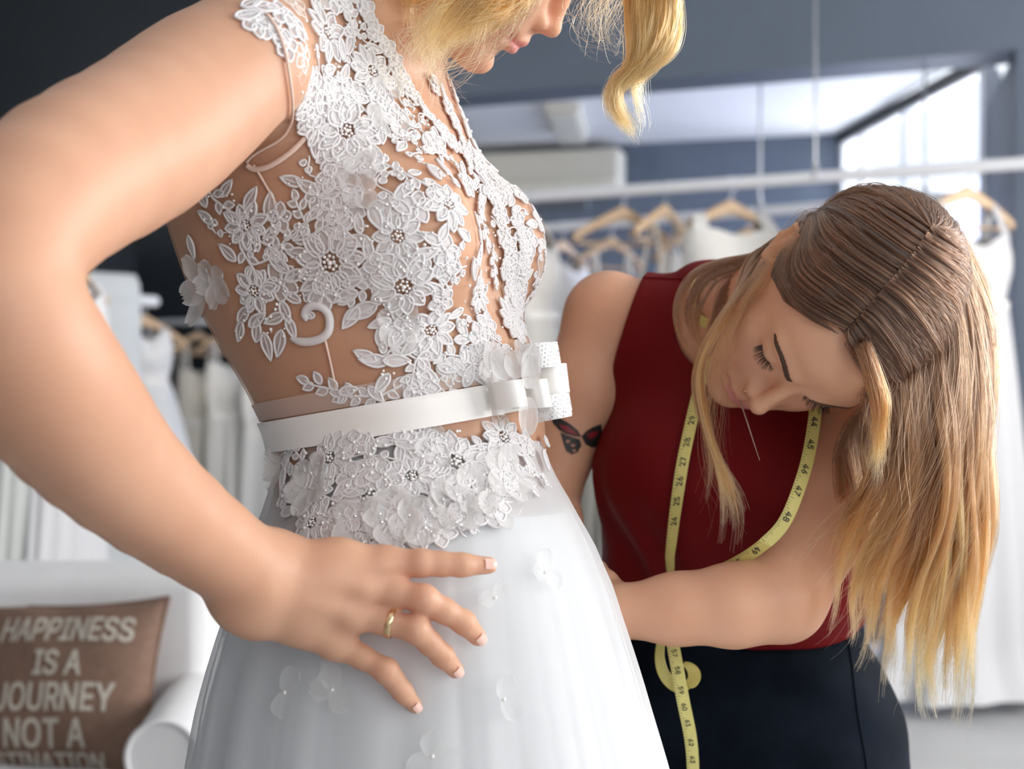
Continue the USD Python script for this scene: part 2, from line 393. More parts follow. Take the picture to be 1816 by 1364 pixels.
# ------------------------------------------------------------------ a woman's head in its own frame: x to her left, y up, z forward, metres, eyes at y = 0
def head_prims(B, M, mouth=0.0, ears=True):
    """adds the head to Body B; M maps head coordinates to the world (4x4)"""
    Rm, o = M[:3, :3], M[:3, 3]
    S = np.linalg.norm(Rm[:, 0]); ax = (Rm / S).T                                # rows: her left, up, forward in the world
    w = lambda *q: o + Rm @ np.asarray(q, float)
    ell = lambda c, r, k, sign=1, rx=0.0, ry=0.0, rz=0.0: B.ellipsoid(w(*c), np.asarray(r) * S, (rot(rx, ry, rz).T @ ax), k * S, sign)
    def rot(rx, ry, rz):
        cx, sx, cy, sy, cz, sz = math.cos(rx), math.sin(rx), math.cos(ry), math.sin(ry), math.cos(rz), math.sin(rz)
        return np.array([[cz, -sz, 0], [sz, cz, 0], [0, 0, 1]]) @ np.array([[cy, 0, sy], [0, 1, 0], [-sy, 0, cy]]) @ np.array([[1, 0, 0], [0, cx, -sx], [0, sx, cx]])
    cap = lambda a, b, ra, rb, k, sign=1: B.capsule(w(*a), w(*b), ra * S, rb * S, k * S, sign)
    # skull and face mass
    ell((0, .034, -.016), (.0735, .082, .096), .02)
    s = np.array([-.116, -.108, -.094, -.076, -.056, -.034, -.010, .014, .040, .066]) * S
    cu = np.array([.060, .052, .040, .026, .014, .006, .000, .000, .000, .000]) * S
    ap = np.array([.018, .032, .043, .057, .0695, .0765, .0800, .0840, .0850, .0760]) * S
    am = np.array([.016, .026, .036, .044, .055, .066, .080, .085, .090, .080]) * S
    bb = np.array([.012, .0215, .0345, .0450, .0530, .0590, .0635, .0665, .0680, .0620]) * S
    B.loft(o, (ax[1], ax[2], ax[0]), s, cu, 0.0, ap, am, bb, np.array([2, 2.05, 2.1, 2.15, 2.2, 2.25, 2.3, 2.35, 2.3, 2.2]), .02 * S, 1, .012 * S)
    # chin, jaw
    ell((0, -.1035, .0815), (.0150, .0125, .0120), .018)
    for e in (-1, 1):
        cap((e * .043, -.062, .010), (e * .017, -.102, .068), .012, .010, .020)
        ell((e * .041, -.027, .050), (.020, .015, .016), .026)                       # cheekbones
        ell((e * .026, -.052, .066), (.018, .022, .012), .026)
        # eye sockets, eyeballs with the lids over them
        ell((e * .0320, .0005, .0935), (.0165, .0095, .0135), .014, -1)
        ell((e * .0320, -.0015, .0638), (.0155, .0140, .0152), .004)
        cap((e * .0170, .0160, .0800), (e * .0420, .0190, .0680), .0060, .0050, .016)  # brow ridge
    # nose
    cap((0, .008, .0790), (0, -.034, .0985), .0062, .0074, .011)
    ell((0, -.0385, .1020), (.0086, .0078, .0085), .007)
    cap((0, -.046, .0955), (0, -.054, .0885), .0045, .0042, .006)
    for e in (-1, 1):
        ell((e * .0100, -.0430, .0905), (.0060, .0062, .0085), .006, 1, 0, e * .35)
        ell((e * .0054, -.0497, .0955), (.0030, .0028, .0048), .003, -1, .3, e * -.35)
        cap((e * .0130, -.0390, .0830), (e * .0150, -.0480, .0800), .0050, .0042, .012)
    # mouth: two full lips and the line between them
    ell((0, -.0690, .0795), (.0270, .0170, .0140), .014)
    for e in (-1, 1):
        B.chain([w(e * .0000, -.0655, .0928), w(e * .0055, -.0645, .0930), w(e * .0130, -.0665, .0890), w(e * .0205, -.0700, .0835)], np.array([.0048, .0052, .0042, .0020]) * S, .004 * S)
        B.chain([w(0, -.0768, .0912), w(e * .0065, -.0765, .0908), w(e * .0130, -.0745, .0878), w(e * .0195, -.0718, .0840)], np.array([.0060, .0058, .0046, .0022]) * S, .004 * S)
        cap((e * .0032, -.0560, .0915), (e * .0042, -.0600, .0940), .0016, .0016, .005)
        B.chain([w(0, -.0706 - mouth, .0985), w(e * .0070, -.0703 - mouth, .0975), w(e * .0140, -.0705, .0925), w(e * .0205, -.0712, .0865)], np.array([.0008 + mouth, .0008 + mouth, .0008 + mouth * .6, .0005]) * S, .003 * S, -1)
        ell((e * .0240, -.0712, .0840), (.0030, .0040, .0040), .008, -1)
    ell((0, -.0880, .0950), (.0150, .0042, .0060), .010, -1)
    for e in (-1, 1):
        # lid lines: the closed lid meets the lower one, and the fold above it
        for (yy, zz, rr, k) in ((-.0060, .0800, .0006, .0016), (.0060, .0795, .0005, .0020)):
            B.chain([w(e * (.0320 + .0140 * math.cos(t)), yy - .0030 * math.sin(t) * (1 if yy < 0 else -.6) + (.0015 * math.cos(t)), .0638 + .0157 * math.sqrt(max(.05, 1 - (.86 * math.cos(t)) ** 2 - ((yy + .0015 - .003 * math.sin(t)) / .0142) ** 2))) for t in np.linspace(.3, math.pi - .3, 7)], [rr * S] * 7, k * S, -1)
        # ears
        if not ears: continue
        ell((e * .0725, -.004, -.0235), (.0038, .0230, .0125), .004, 1, 0, e * -.28)
        for (a, b, r0, r1) in (((.0705, .012, -.014), (.0770, .020, -.026), .0046, .0038), ((.0770, .020, -.026), (.0795, .008, -.036), .0038, .0036), ((.0795, .008, -.036), (.0760, -.014, -.033), .0036, .0038),
                               ((.0760, -.014, -.033), (.0700, -.032, -.018), .0040, .0054), ((.0700, -.032, -.018), (.0680, -.024, -.010), .0050, .0040), ((.0725, .004, -.024), (.0715, -.018, -.022), .0052, .0045),
                               ((.0680, -.006, -.008), (.0690, -.016, -.008), .0040, .0040)):
            cap((e * a[0], a[1], a[2]), (e * b[0], b[1], b[2]), r0, r1, .004)
    return w

def lip_mask(q):
    """0..1: how much a point of the face (head coordinates) belongs to the lips"""
    x, y, z = q.T
    t = np.clip(np.abs(x) / .0245, 0, 1)
    up = -.0705 + (.0098 + .0016 * np.exp(-((np.abs(x) - .0045) / .003) ** 2) - .0008 * np.exp(-(x / .002) ** 2)) * (1 - t ** 1.7)
    dn = -.0705 - .0118 * (1 - t ** 2.0)
    e = .0009
    m = 1 / (1 + np.exp(-(up - y) / e)) / (1 + np.exp(-(y - dn) / e)) / (1 + np.exp((np.abs(x) - .0240) / e))
    return m * (z > .06)
# ------------------------------------------------------------------ the bride: body
M_skin = mat('skin', {'a': ('attribute', {'attribute': 'tint'}), 'tc': ('texture_coordinate', {}), 'n': ('noise_texture', {'scale': 9.0, 'detail': 3.0}),
    'r': ('rgb_ramp', {'ramp': [(0.3, (0.93, 0.90, 0.88)), (0.7, (1.05, 1.06, 1.07))]}), 'mx': ('mix', {'mix_type': 'multiply', 'fac': 1.0}),
    'bn': ('noise_texture', {'scale': 900.0, 'detail': 2.0}), 'b': ('bump', {'strength': 0.25, 'distance': 0.0003}),
    'p': ('principled_bsdf', {'roughness': 0.48, 'specular_ior_level': 0.35, 'subsurface_weight': 0.25, 'subsurface_scale': 0.006, 'subsurface_radius': (1.0, 0.35, 0.2)})},
    [('tc.object', 'n.vector'), ('n.fac', 'r.fac'), ('a.color', 'mx.color1'), ('r.color', 'mx.color2'), ('mx.color', 'p.base_color'), ('tc.object', 'bn.vector'), ('bn.fac', 'b.height'), ('b.normal', 'p.normal')])
SKIN = np.array([0.585, 0.330, 0.216]); LIP = np.array([0.56, 0.23, 0.21]); PINK = np.array([0.64, 0.315, 0.225])

BD = 1.22                                                                   # depth of the bride's spine
BYAW = math.radians(22)
b_o = P(725, 745, BD); b_W = unit([-0.166, 0.0, 0.986])
b_F = np.array([math.cos(BYAW), -math.sin(BYAW), 0]); b_F = unit(b_F - (b_F @ b_W) * b_W); b_R = np.cross(b_F, b_W)   # forward, her right (towards the camera)
bs = lambda s, u, v: b_o + b_W * s + b_F * u + b_R * v                       # torso coordinates: up, forward, right

BT = Body()                                                                  # torso only: what the bodice is fitted to
st = []
for y, xl, xr, b in ((1190, 500, 955, .168), (1080, 492, 965, .170), (1000, 494, 968, .164), (900, 502, 968, .148), (830, 502, 966, .134), (745, 493, 960, .122), (660, 456, 936, .126), (560, 398, 900, .134),
                     (470, 352, 884, .140), (385, 323, 862, .145), (300, 305, 832, .150), (210, 303, 800, .154), (120, 325, 765, .150), (55, 385, 738, .128), (0, 455, 718, .098), (-45, 530, 705, .066)):
    l, r = P(xl, y, BD), P(xr, y, BD); m = (l + r) / 2 - b_o; h = (xr - xl) / 2 / FPX * BD
    st.append((m @ b_W, (m[0] - b_W[0] * (m @ b_W)) / b_F[0], math.sqrt(max(h * h - (b * math.sin(BYAW)) ** 2, .02 ** 2)) / math.cos(BYAW), b))
st = np.array(st)[::-1]; st = st[np.argsort(st[:, 0])]
BT.loft(b_o, (b_W, b_F, b_R), st[:, 0], st[:, 1], 0.0, st[:, 2], st[:, 2], st[:, 3], np.full(len(st), 2.25), .02, 1, .015)
for e in (-1, 1):
    BT.ellipsoid(bs(.150, .040, e * .074), (.060, .070, .060), (b_W, b_F, b_R), .030)
    BT.ellipsoid(bs(.130, .058, e * .076), (.046, .050, .048), (b_W, b_F, b_R), .030)
b_sh = P(430, 108, 1.035); b_sh2 = bs(.312, -.060, -.150)        # shoulder joints
BT.capsule(bs(.345, -.03, .06), b_sh, .040, .046, .05)
BT.capsule(bs(.335, -.045, -.06), b_sh2, .040, .043, .05)
BT.capsule(P(640, 45, BD), P(812, -112, BD + .015), .060, .049, .04)               # neck
BT.capsule(P(735, 62, BD - .045), P(800, -60, BD - .03), .010, .010, .03)            # the muscle from the collarbone up behind the ear
BT.capsule(bs(.325, .07, .02), bs(.335, .02, .13), .008, .008, .02)                   # collarbone

BB = Body(); BB.prims = list(BT.prims)
arm = [(430, 108, 1.035, 118), (311, 199, .99, 134), (231, 258, .945, 140), (78, 350, .855, 140), (-4, 516, .80, 128), (72, 662, .82, 133), (133, 742, .858, 123), (214, 834, .90, 104), (369, 960, .965, 80), (452, 1024, .998, 71)]
# spread the arm along a smooth curve
ap_ = np.array([P(x, y, d) for x, y, d, r in arm]); ar_ = np.array([px2m(r, d) for x, y, d, r in arm])
axp = np.concatenate([spline(ap_[:5], 10), spline(ap_[4:], 12)[1:]])
tt = np.concatenate([[0], np.cumsum(np.linalg.norm(np.diff(ap_, axis=0), axis=1))])
ta = np.concatenate([[0], np.cumsum(np.linalg.norm(np.diff(axp, axis=0), axis=1))])
BB.chain(axp, pchip(tt, ar_)(ta * tt[-1] / ta[-1]), .012)
rid = []                                                                         # the long muscle that shows along the underside of the forearm
for t_ in np.linspace(.50, .93, 9):
    i_ = t_ * (len(axp) - 1); c_ = np.array([np.interp(i_, np.arange(len(axp)), axp[:, k]) for k in range(3)]); r_ = float(pchip(tt, ar_)(np.interp(i_, np.arange(len(axp)), ta) * tt[-1] / ta[-1]))
    rid.append((c_ + r_ * (.64 * np.array([-.66, 0, -.75]) + .34 * np.array([0, -1.0, 0])), r_ * np.interp(t_, [.5, .6, .85, .93], [.22, .40, .42, .30])))
BB.chain([c for c, r in rid], [r for c, r in rid], .0045)
# hand on the hip: wrist, back of the hand, fingers
H = lambda x, y, d: P(x, y, d)
wr = H(452, 1024, .998)
meta_ = [((490, 996, 1.005), (600, 998, 1.012), (684, 1000, 1.020), .0165, .0150, .0122), ((478, 1018, 1.003), (570, 1025, 1.008), (650, 1040, 1.014), .0175, .0160, .0128),
         ((468, 1046, 1.003), (550, 1062, 1.009), (626, 1088, 1.014), .0175, .0160, .0126), ((462, 1076, 1.007), (530, 1103, 1.013), (596, 1140, 1.018), .0165, .0150, .0118)]
for a, m, c, r0, r1, r2 in meta_:
    BB.chain([wr, H(*a), H(*m), H(*c)], [.026, r0, r1, r2], .014)
BB.chain([wr, H(540, 1050, 1.015), H(610, 1070, 1.022)], [.024, .018, .012], .02)
BB.capsule(H(425, 1078, .992), H(445, 1090, 1.0), .014, .012, .02)                     # knob of the wrist
fingers = [[(684, 1000, 1.020), (746, 998, 1.018), (819, 1002, 1.022), (867, 1003, 1.030)], [(648, 1040, 1.014), (752, 1062, 1.008), (823, 1104, 1.020), (848, 1131, 1.030)],
           [(626, 1088, 1.014), (738, 1117, 1.007), (785, 1163, 1.020), (808, 1189, 1.030)], [(596, 1140, 1.018), (685, 1189, 1.012), (714, 1227, 1.022), (736, 1252, 1.031)]]
frad = [(.0112, .0093, .0082, .0064), (.0116, .0095, .0083, .0066), (.0111, .0090, .0079, .0063), (.0102, .0082, .0072, .0057)]
for f, r in zip(fingers, frad):
    q = [H(*x) for x in f]; mid = [(q[0] + q[1]) / 2 - [0, .0005, 0], (q[1] + q[2]) / 2]
    BB.chain([q[0], mid[0], q[1], mid[1], q[2], q[3]], [r[0], r[1] * 1.0, r[1], (r[1] + r[2]) / 2 * .97, r[2], r[3]], .005)
    BB.ellipsoid(q[1] - [0, r[1] * .35, 0], np.full(3, r[1] * .76), None, .007)               # knuckle
    BB.ellipsoid(q[0] - [0, r[0] * .45, 0], np.full(3, r[0] * .80), None, .012)
    ax_ = unit(q[1] - q[0])
BB.chain([H(490, 985, 1.015), H(520, 985, 1.055), H(512, 990, 1.09), H(500, 1000, 1.115)], [.017, .0135, .011, .0085], .01)   # thumb, round the back of the hip
for a, c in (((520, 1004, .994), (672, 1003, 1.008)), ((510, 1024, .990), (640, 1040, 1.001)), ((505, 1048, .991), (615, 1085, 1.001))):
    BB.capsule(H(*a), H(*c), .0022, .0026, .010)                                              # tendons
# far arm hangs down, legs under the skirt
fe = b_sh2 + [-.03, .05, -.29]; fw = fe + [.02, .0, -.24]
BB.chain([b_sh2, b_sh2 * .5 + fe * .5, fe, fe * .5 + fw * .5, fw], [.045, .044, .038, .037, .027], .015)
BB.chain([fw, fw + [.03, 0, -.07]], [.030, .026], .02)
for k, (dx, dz) in enumerate(((.025, -.075), (.035, -.080), (.02, -.078), (.005, -.070))):
    r0 = fw + [.03 + .018 * (1.5 - k) * .6, -.022 + .014 * k, -.085]
    BB.chain([r0, r0 + [.004, 0, -.04], r0 + [-.002, 0, -.075]], [.010, .009, .007], .004)
BB.chain([fw + [.03, -.02, -.02], fw + [.06, -.035, -.05], fw + [.07, -.035, -.085]], [.013, .011, .008], .006)
for e in (-1, 1):
    hip = bs(-.20, .0, e * .085); knee = np.array([hip[0] + .02, hip[1] - .01 * e, .47]); ank = np.array([hip[0] - .01, hip[1], .085])
    BB.chain([hip, knee, (knee + ank) / 2 + [-.01, 0, .05], ank], [.085, .055, .052, .036], .03)
    BB.chain([ank + [0, 0, -.035], ank + [.09, -.02, -.05], ank + [.16, -.035, -.058]], [.040, .034, .024], .03)
b_M = np.eye(4); b_M[:3, :3] = np.array([[0.0165, 0.7672, 0.6412], [0.9697, -0.1685, 0.1767], [0.2436, 0.6189, -0.7467]]); b_M[:3, 3] = P(906, -166, 1.235)
b_head = head_prims(BB, b_M)

def skin_tint(v, M, base=SKIN, extra=()):
    q = (v - M[:3, 3]) @ M[:3, :3]; near = np.linalg.norm(q, axis=1) < .16
    k = np.where(near, lip_mask(q), 0)[:, None]; c = base * (1 - k) + LIP * k
    blush = .45 * np.exp(-(((np.abs(q[:, 0]) - .042) / .018) ** 2 + ((q[:, 1] + .030) / .016) ** 2)) * (q[:, 2] > .02) + .35 * np.exp(-((q - [0, -.040, .105]) ** 2).sum(1) / .012 ** 2)
    b = np.where(near, blush, 0)
    for p, r, a in extra: b = np.maximum(b, a * np.exp(-((v - p) ** 2).sum(1) / r ** 2))
    return c * (1 - b[:, None]) + np.minimum(c, PINK) * b[:, None] if len(extra) or near.any() else c

bride = thing('person', 'blonde bride in a white lace wedding dress, one hand on her hip', 'person', (0, 0, 0))
RES = globals().get('RES', .0026)
bm = surface(BB, (-.47, .66, 0.0), (.22, 1.62, 1.72), RES)
rosy = [(H(*f[1]), .020, .65) for f in fingers] + [(H(*f[0]), .014, .4) for f in fingers] + [(H(*f[3]), .018, .75) for f in fingers]
obj('body', bm, M_skin, bride, True, color=skin_tint(bm.vertices, b_M, extra=rosy))
# finger nails
M_nail = mat('finger_nail', {'p': ('principled_bsdf', {'base_color': (.80, .52, .44), 'roughness': .18, 'coat_weight': .3})})
for f, r in zip(fingers, frad):
    a, c = H(*f[2]), H(*f[3]); ax_ = unit(c - a); out = unit(np.array([.10, -1.0, .30])); out = unit(out - (out @ ax_) * ax_); sd = np.cross(ax_, out)
    uu, vv = np.meshgrid(np.linspace(-1, 1, 9), np.linspace(-1, 1, 9), indexing='ij')
    pts = c + ax_ * (vv[..., None] * .0048 - .0008) + sd * (uu * np.sqrt(1 - .35 * vv ** 4) * r[3] * .60)[..., None] + out * .006
    s = BB.snap(pts.reshape(-1, 3), .0005, 4)
    top = s.reshape(9, 9, 3); obj('fingernail', grid_mesh(top + out * .0003), M_nail, bride, True)
# wedding ring
ra, rc = H(638, 1092, 1.0125), H(742, 1118, 1.006); rax = unit(rc - ra); rp = H(694, 1105, 1.0094)
e1 = unit(np.cross(rax, [0, 0, 1.0])); e2 = np.cross(rax, e1)
M_gold = mat('polished_gold', {'p': ('principled_bsdf', {'base_color': (.83, .62, .36), 'metallic': 1.0, 'roughness': .16})})
an = np.linspace(0, 2 * np.pi, 49)[:-1]; rr = .0100
ringpts = np.stack([rp + (np.cos(an)[:, None] * e1 + np.sin(an)[:, None] * e2) * (rr + dr) + rax * dx for dx, dr in ((-.0021, .0), (-.0021, .0008), (-.0010, .00125), (.0010, .00125), (.0021, .0008), (.0021, 0), (-.0021, 0))], 1)
obj('ring', grid_mesh(ringpts, True), M_gold, bride, True, label='plain gold wedding ring')
# ------------------------------------------------------------------ the wedding dress on the bride
rng = np.random.default_rng(7)
M_sheer = mat('illusion_tulle', {'tr': ('transparent_bsdf', {'color': (1, .985, .97)}), 'd': ('diffuse_bsdf', {'color': (.74, .48, .34)}), 'fr': ('layer_weight', {'blend': .35}), 'mm': ('math', {'math_type': 'multiply_add', 'value2': .5, 'value3': .06, 'use_clamp': True}), 'm': ('mix_closure', {})},
    [('fr.facing', 'mm.value1'), ('mm.value', 'm.fac'), ('tr.BSDF', 'm.closure1'), ('d.BSDF', 'm.closure2')], 'm.closure')
def fabric(name, color, clear, rough=.7, sheen=.2, trans=.25):
    nodes = {'p': ('principled_bsdf', {'base_color': color, 'roughness': rough, 'sheen_weight': sheen, 'specular_ior_level': .3}), 'tl': ('translucent_bsdf', {'color': color}), 'm': ('mix_closure', {'fac': trans})}
    links = [('p.BSDF', 'm.closure1'), ('tl.BSDF', 'm.closure2')]; out = 'm.closure'
    if clear:
        nodes.update(tr=('transparent_bsdf', {'color': (1, 1, 1)}), fr=('layer_weight', {'blend': .3}), k=('math', {'math_type': 'multiply_add', 'value2': .6 * clear, 'value3': 1 - clear, 'use_clamp': True}), mm=('mix_closure', {}))
        links += [('fr.facing', 'k.value1'), ('k.value', 'mm.fac'), ('tr.BSDF', 'mm.closure1'), ('m.closure', 'mm.closure2')]; out = 'mm.closure'
    return mat(name, nodes, links, out)
M_cord = fabric('lace_cord', (.84, .82, .82), 0, .55)
M_pad = fabric('lace_ground', (.86, .83, .83), .30)
M_organza = fabric('organza', (.90, .89, .88), .38, .6, .3, .4)
M_soft = fabric('soft_organza', (.88, .88, .87), .66, .6, .2, .4)
M_satin = mat('satin_ribbon', {'p': ('principled_bsdf', {'base_color': (.86, .84, .81), 'roughness': .38, 'sheen_weight': .3, 'anisotropic': .4})})
M_pearl = mat('pearl_bead', {'p': ('principled_bsdf', {'base_color': (.86, .84, .82), 'roughness': .12, 'coat_weight': .6, 'specular_ior_level': .8})})
M_crystal = mat('crystal_bead', {'p': ('principled_bsdf', {'base_color': (.93, .95, .97), 'metallic': .75, 'roughness': .06})})
M_lining = fabric('dress_lining', (.83, .835, .825), 0, .6, .2, .15)
M_tulle = fabric('skirt_tulle', (.86, .875, .895), .52, .8, .3, .4)

# the sheer bodice: a thin shell over the torso, cut at the neckline and the armholes
def bodice_in(v):
    q = v - b_o; s, u, r = q @ b_W, q @ b_F, q @ b_R
    vneck = np.clip((s - .055) / .30, 0, 1); ok = (np.abs(r) > .008 + .082 * vneck ** 1.15) | (u < 0)
    ok &= (s > -.02) & (s < .345 + .02 * (np.abs(r) > .09)) & ~((u < 0) & (s > .27))
    for sh in (b_sh, b_sh2):
        w = v - sh; e = b_R if sh is b_sh else -b_R; n = unit(e * .93 + b_W * .20 - b_F * .25)
        ok &= (w @ n < -.012) | (np.linalg.norm(w - (w @ b_F)[:, None] * b_F, axis=1) > .105)
    return ok
BS = Body(); BS.prims = list(BT.prims)
class Off:
    def __init__(s, b, o): s.b, s.o, s.prims = b, o, b.prims
    def __call__(s, p, prims=None): return s.b(p, prims) - s.o
shell = surface(Off(BT, .0022), b_o + [-.32, -.24, -.30], b_o + [.24, .24, .42], .0034)
sn = np.array(shell.vertex_normals); skd = cKDTree(shell.vertices)
keep = bodice_in(shell.vertices)[shell.faces].all(1)
bod = T(shell.vertices, shell.faces[keep]); bod.remove_unreferenced_vertices()
bodice = obj('bodice', bod, M_sheer, bride, True, label='sheer skin-toned bodice under white lace')

# ---- skirt
sk_y = np.array([735, 800, 870, 950, 1020, 1100, 1230, 1364, 1700, 2200, 2900])
sk_l = np.array([497, 504, 500, 478, 452, 418, 378, 352, 290, 220, 150]); sk_r = np.array([958, 975, 1003, 1034, 1060, 1086, 1128, 1168, 1250, 1345, 1450])
sk_n = np.array([.118, .132, .150, .168, .176, .180, .190, .205, .245, .30, .36])
sk_f = pchip(sk_y, np.stack([(sk_l + sk_r) / 2, (sk_r - sk_l) / 2 / FPX * BD, sk_n], 1))
def skirt_layer(gap, amp, waves, seed, y0=742, y1=2952, nth=420, ny=64, flare=0.0, drop=None):
    r = np.random.default_rng(seed); th = np.linspace(0, 2 * np.pi, nth, endpoint=False); ys = y0 + (y1 - y0) * np.linspace(0, 1, ny) ** 1.35
    ph = r.uniform(0, 6.28, 12); fr = r.integers(waves // 2, waves, 12); am = r.uniform(.4, 1.0, 12)
    out = np.zeros((nth, ny, 3))
    for j, y in enumerate(ys):
        cx, rx, rn = sk_f(y); k = np.clip((y - 745) / 620, 0, 1.6); g = gap * min(1, k * 3) + flare * k - .014 * min(k, 1)
        fold = sum(a * np.abs(np.sin(f * th / 2 + p + .25 * k)) ** .8 for a, f, p in zip(am, fr, ph)) / am.sum() - .62
        rr = 1 + 0 * th
        x = (rx + g) * np.cos(th); d = (rn + g * .55) * np.sin(th)
        e = amp * k ** 1.1 * fold * (1 - .55 * np.exp(-((th - 1.5 * np.pi) / .55) ** 2 - ((y - 1080) / 260.) ** 2))
        nx, nd = np.cos(th) / (rx + g), np.sin(th) / (rn + g); l = np.hypot(nx, nd); x = x + e * nx / l; d = d + e * nd / l
        c = P(cx, y, BD); z = c[2] + (.166 / .986) * -(x) * np.clip(1 - (y - 742) / 300, 0, 1)
        out[:, j] = np.stack([c[0] + x, BD + d, z], 1)
    out[..., 2] = np.maximum(out[..., 2], .004)
    return grid_mesh(out, True)
SKB = skirt_layer(.009, .015, 34, 11, flare=.004); skk = cKDTree(SKB.vertices); skn = np.array(SKB.vertex_normals)
if skn[np.argmin(SKB.vertices[:, 1])][1] > 0: skn = -skn
def onto_skirt(p, h):
    p = np.asarray(p, float)
    for _ in range(2):
        _, i = skk.query(p, k=3); v, n = SKB.vertices[i].mean(1), unit(skn[i].mean(1)); p = p - ((p - v) * n).sum(1)[:, None] * n
    return p + n * (np.reshape(h, (-1, 1)) + .004)
_px = np.stack(np.meshgrid(np.arange(330, 1240, 4.0), np.arange(760, 1368, 4.0), indexing='ij'), -1); _fl = _px.reshape(-1, 2)
_dir = np.stack([(_fl[:, 0] - CX) / FPX, np.ones(len(_fl)), -(_fl[:, 1] - CY) / FPX], 1)
_loc, _ri, _ti = SKB.ray.intersects_location(np.tile([0, 0, CAM_Z], (len(_fl), 1)), _dir, multiple_hits=False)
_sd = np.full(len(_fl), np.nan); _sd[_ri] = _loc[:, 1]; _sd = _sd.reshape(_px.shape[:2])
def seat_skirt(px, py):
    i, j = int(np.clip(round((px - 330) / 4), 0, _sd.shape[0] - 1)), int(np.clip(round((py - 760) / 4), 0, _sd.shape[1] - 1))
    if not np.isfinite(_sd[i, j]): return None, None, None, None, False
    c = P(px, py, _sd[i, j]); n = unit(skn[skk.query(c, k=4)[1]].mean(0)); n = n if n[1] < 0 else -n
    t1 = unit(np.array([1.0, 0, 0]) - n * n[0]); t2 = np.cross(n, t1) * (1 if np.cross(n, t1)[2] > 0 else -1)
    return c, n, t1, t2, True
hip_line = lambda x: 800 - .19 * (x - 500)                                    # the lower edge of the belt in the picture

skirt = obj('skirt', skirt_layer(0.0, .019, 22, 3, y0=880), M_lining, bride, True, label='white skirt lining under layers of tulle')
obj('tulle_layer', skirt_layer(.007, .019, 34, 11, flare=.003), M_tulle, skirt, True)
obj('tulle_layer', skirt_layer(.011, .030, 30, 12, flare=.008), M_tulle, skirt, True)

def onto(p, h):
    """puts points onto the bodice, h above it"""
    p = np.asarray(p, float)
    for _ in range(2):
        _, i = skd.query(p, k=3); v, n = shell.vertices[i].mean(1), unit(sn[i].mean(1))
        p = p - ((p - v) * n).sum(1)[:, None] * n
    return p + n * np.reshape(h, (-1, 1))

seat_x, seat_y = np.arange(330, 1000, 4.0), np.arange(-64, 1000, 4.0)
_gx, _gy = np.meshgrid(seat_x, seat_y, indexing='ij'); _c, _h = BT.ray(_gx.ravel(), _gy.ravel(), .9, 1.6); _n = np.zeros_like(_c); _n[_h] = BT.grad(_c[_h])
_c, _n, _h = _c.reshape(*_gx.shape, 3), _n.reshape(*_gx.shape, 3), _h.reshape(_gx.shape)
def seat(px, py):
    """where a sight line meets the torso: point, normal, tangents to the right and up in the picture"""
    i, j = int(np.clip(round((px - 330) / 4), 0, len(seat_x) - 1)), int(np.clip(round((py + 64) / 4), 0, len(seat_y) - 1))
    if not _h[i, j]: return None, None, None, None, False
    n = _n[i, j]; c = P(px, py, _c[i, j][1])
    t1 = unit(np.array([1.0, 0, 0]) - n * n[0]); t2 = np.cross(n, t1) * (1 if np.cross(n, t1)[2] > 0 else -1)
    return c, n, t1, t2, True

def motif(c, t1, t2, strokes, pads, ang, size, raise_=.0, hook=onto):
    """strokes: (2-D path, cord radius, lift); pads: 2-D outlines. Laid out round c, then put onto the bodice."""
    ca, sa = math.cos(ang) * size, math.sin(ang) * size; R2 = np.array([[ca, sa], [-sa, ca]])
    lay = lambda q: c + (q @ R2)[:, :1] * t1 + (q @ R2)[:, 1:] * t2
    out_c, out_p = [], []
    for q, r, h in strokes:
        p3 = hook(lay(np.asarray(q)), h + r * .5 + raise_); out_c.append(tube(p3, r, 5))
    for q, h in pads:
        q = np.asarray(q); ctr = q.mean(0); ring = hook(np.vstack([lay(q), lay(q * .55 + ctr * .45), lay(ctr[None])]), np.concatenate([np.full(len(q), h * .4 + .0003), np.full(len(q), h + .0006), [h + .0006]]) + raise_)
        n = len(q); k = np.arange(n); k1 = (k + 1) % n
        out_p.append(T(ring, np.vstack([np.stack([k, k1, n + k1], 1), np.stack([k, n + k1, n + k], 1), np.stack([n + k, n + k1, np.full(n, 2 * n)], 1)])))
    return out_c, out_p

def petal(a, r0, r1, w, n=9, point=0.0):
    """closed outline of a petal that leaves the centre at the angle a"""
    t = np.linspace(0, 1, n); x = r0 + (r1 - r0) * t; y = w * np.sin(np.pi * t ** (.75 if point == 0 else .9)) ** (.7 if point == 0 else .85) * (1 - point * t)
    x = np.concatenate([x, x[::-1][1:-1]]); y = np.concatenate([y, -y[::-1][1:-1]])
    return np.stack([x * math.cos(a) - y * math.sin(a), x * math.sin(a) + y * math.cos(a)], 1)
loop = lambda q: np.vstack([q, q[:1]])
beads, crystals = [], []
def bead(p, r, store=None, n=1): (beads if store is None else store).append(blob(p, (r, r, r), n))

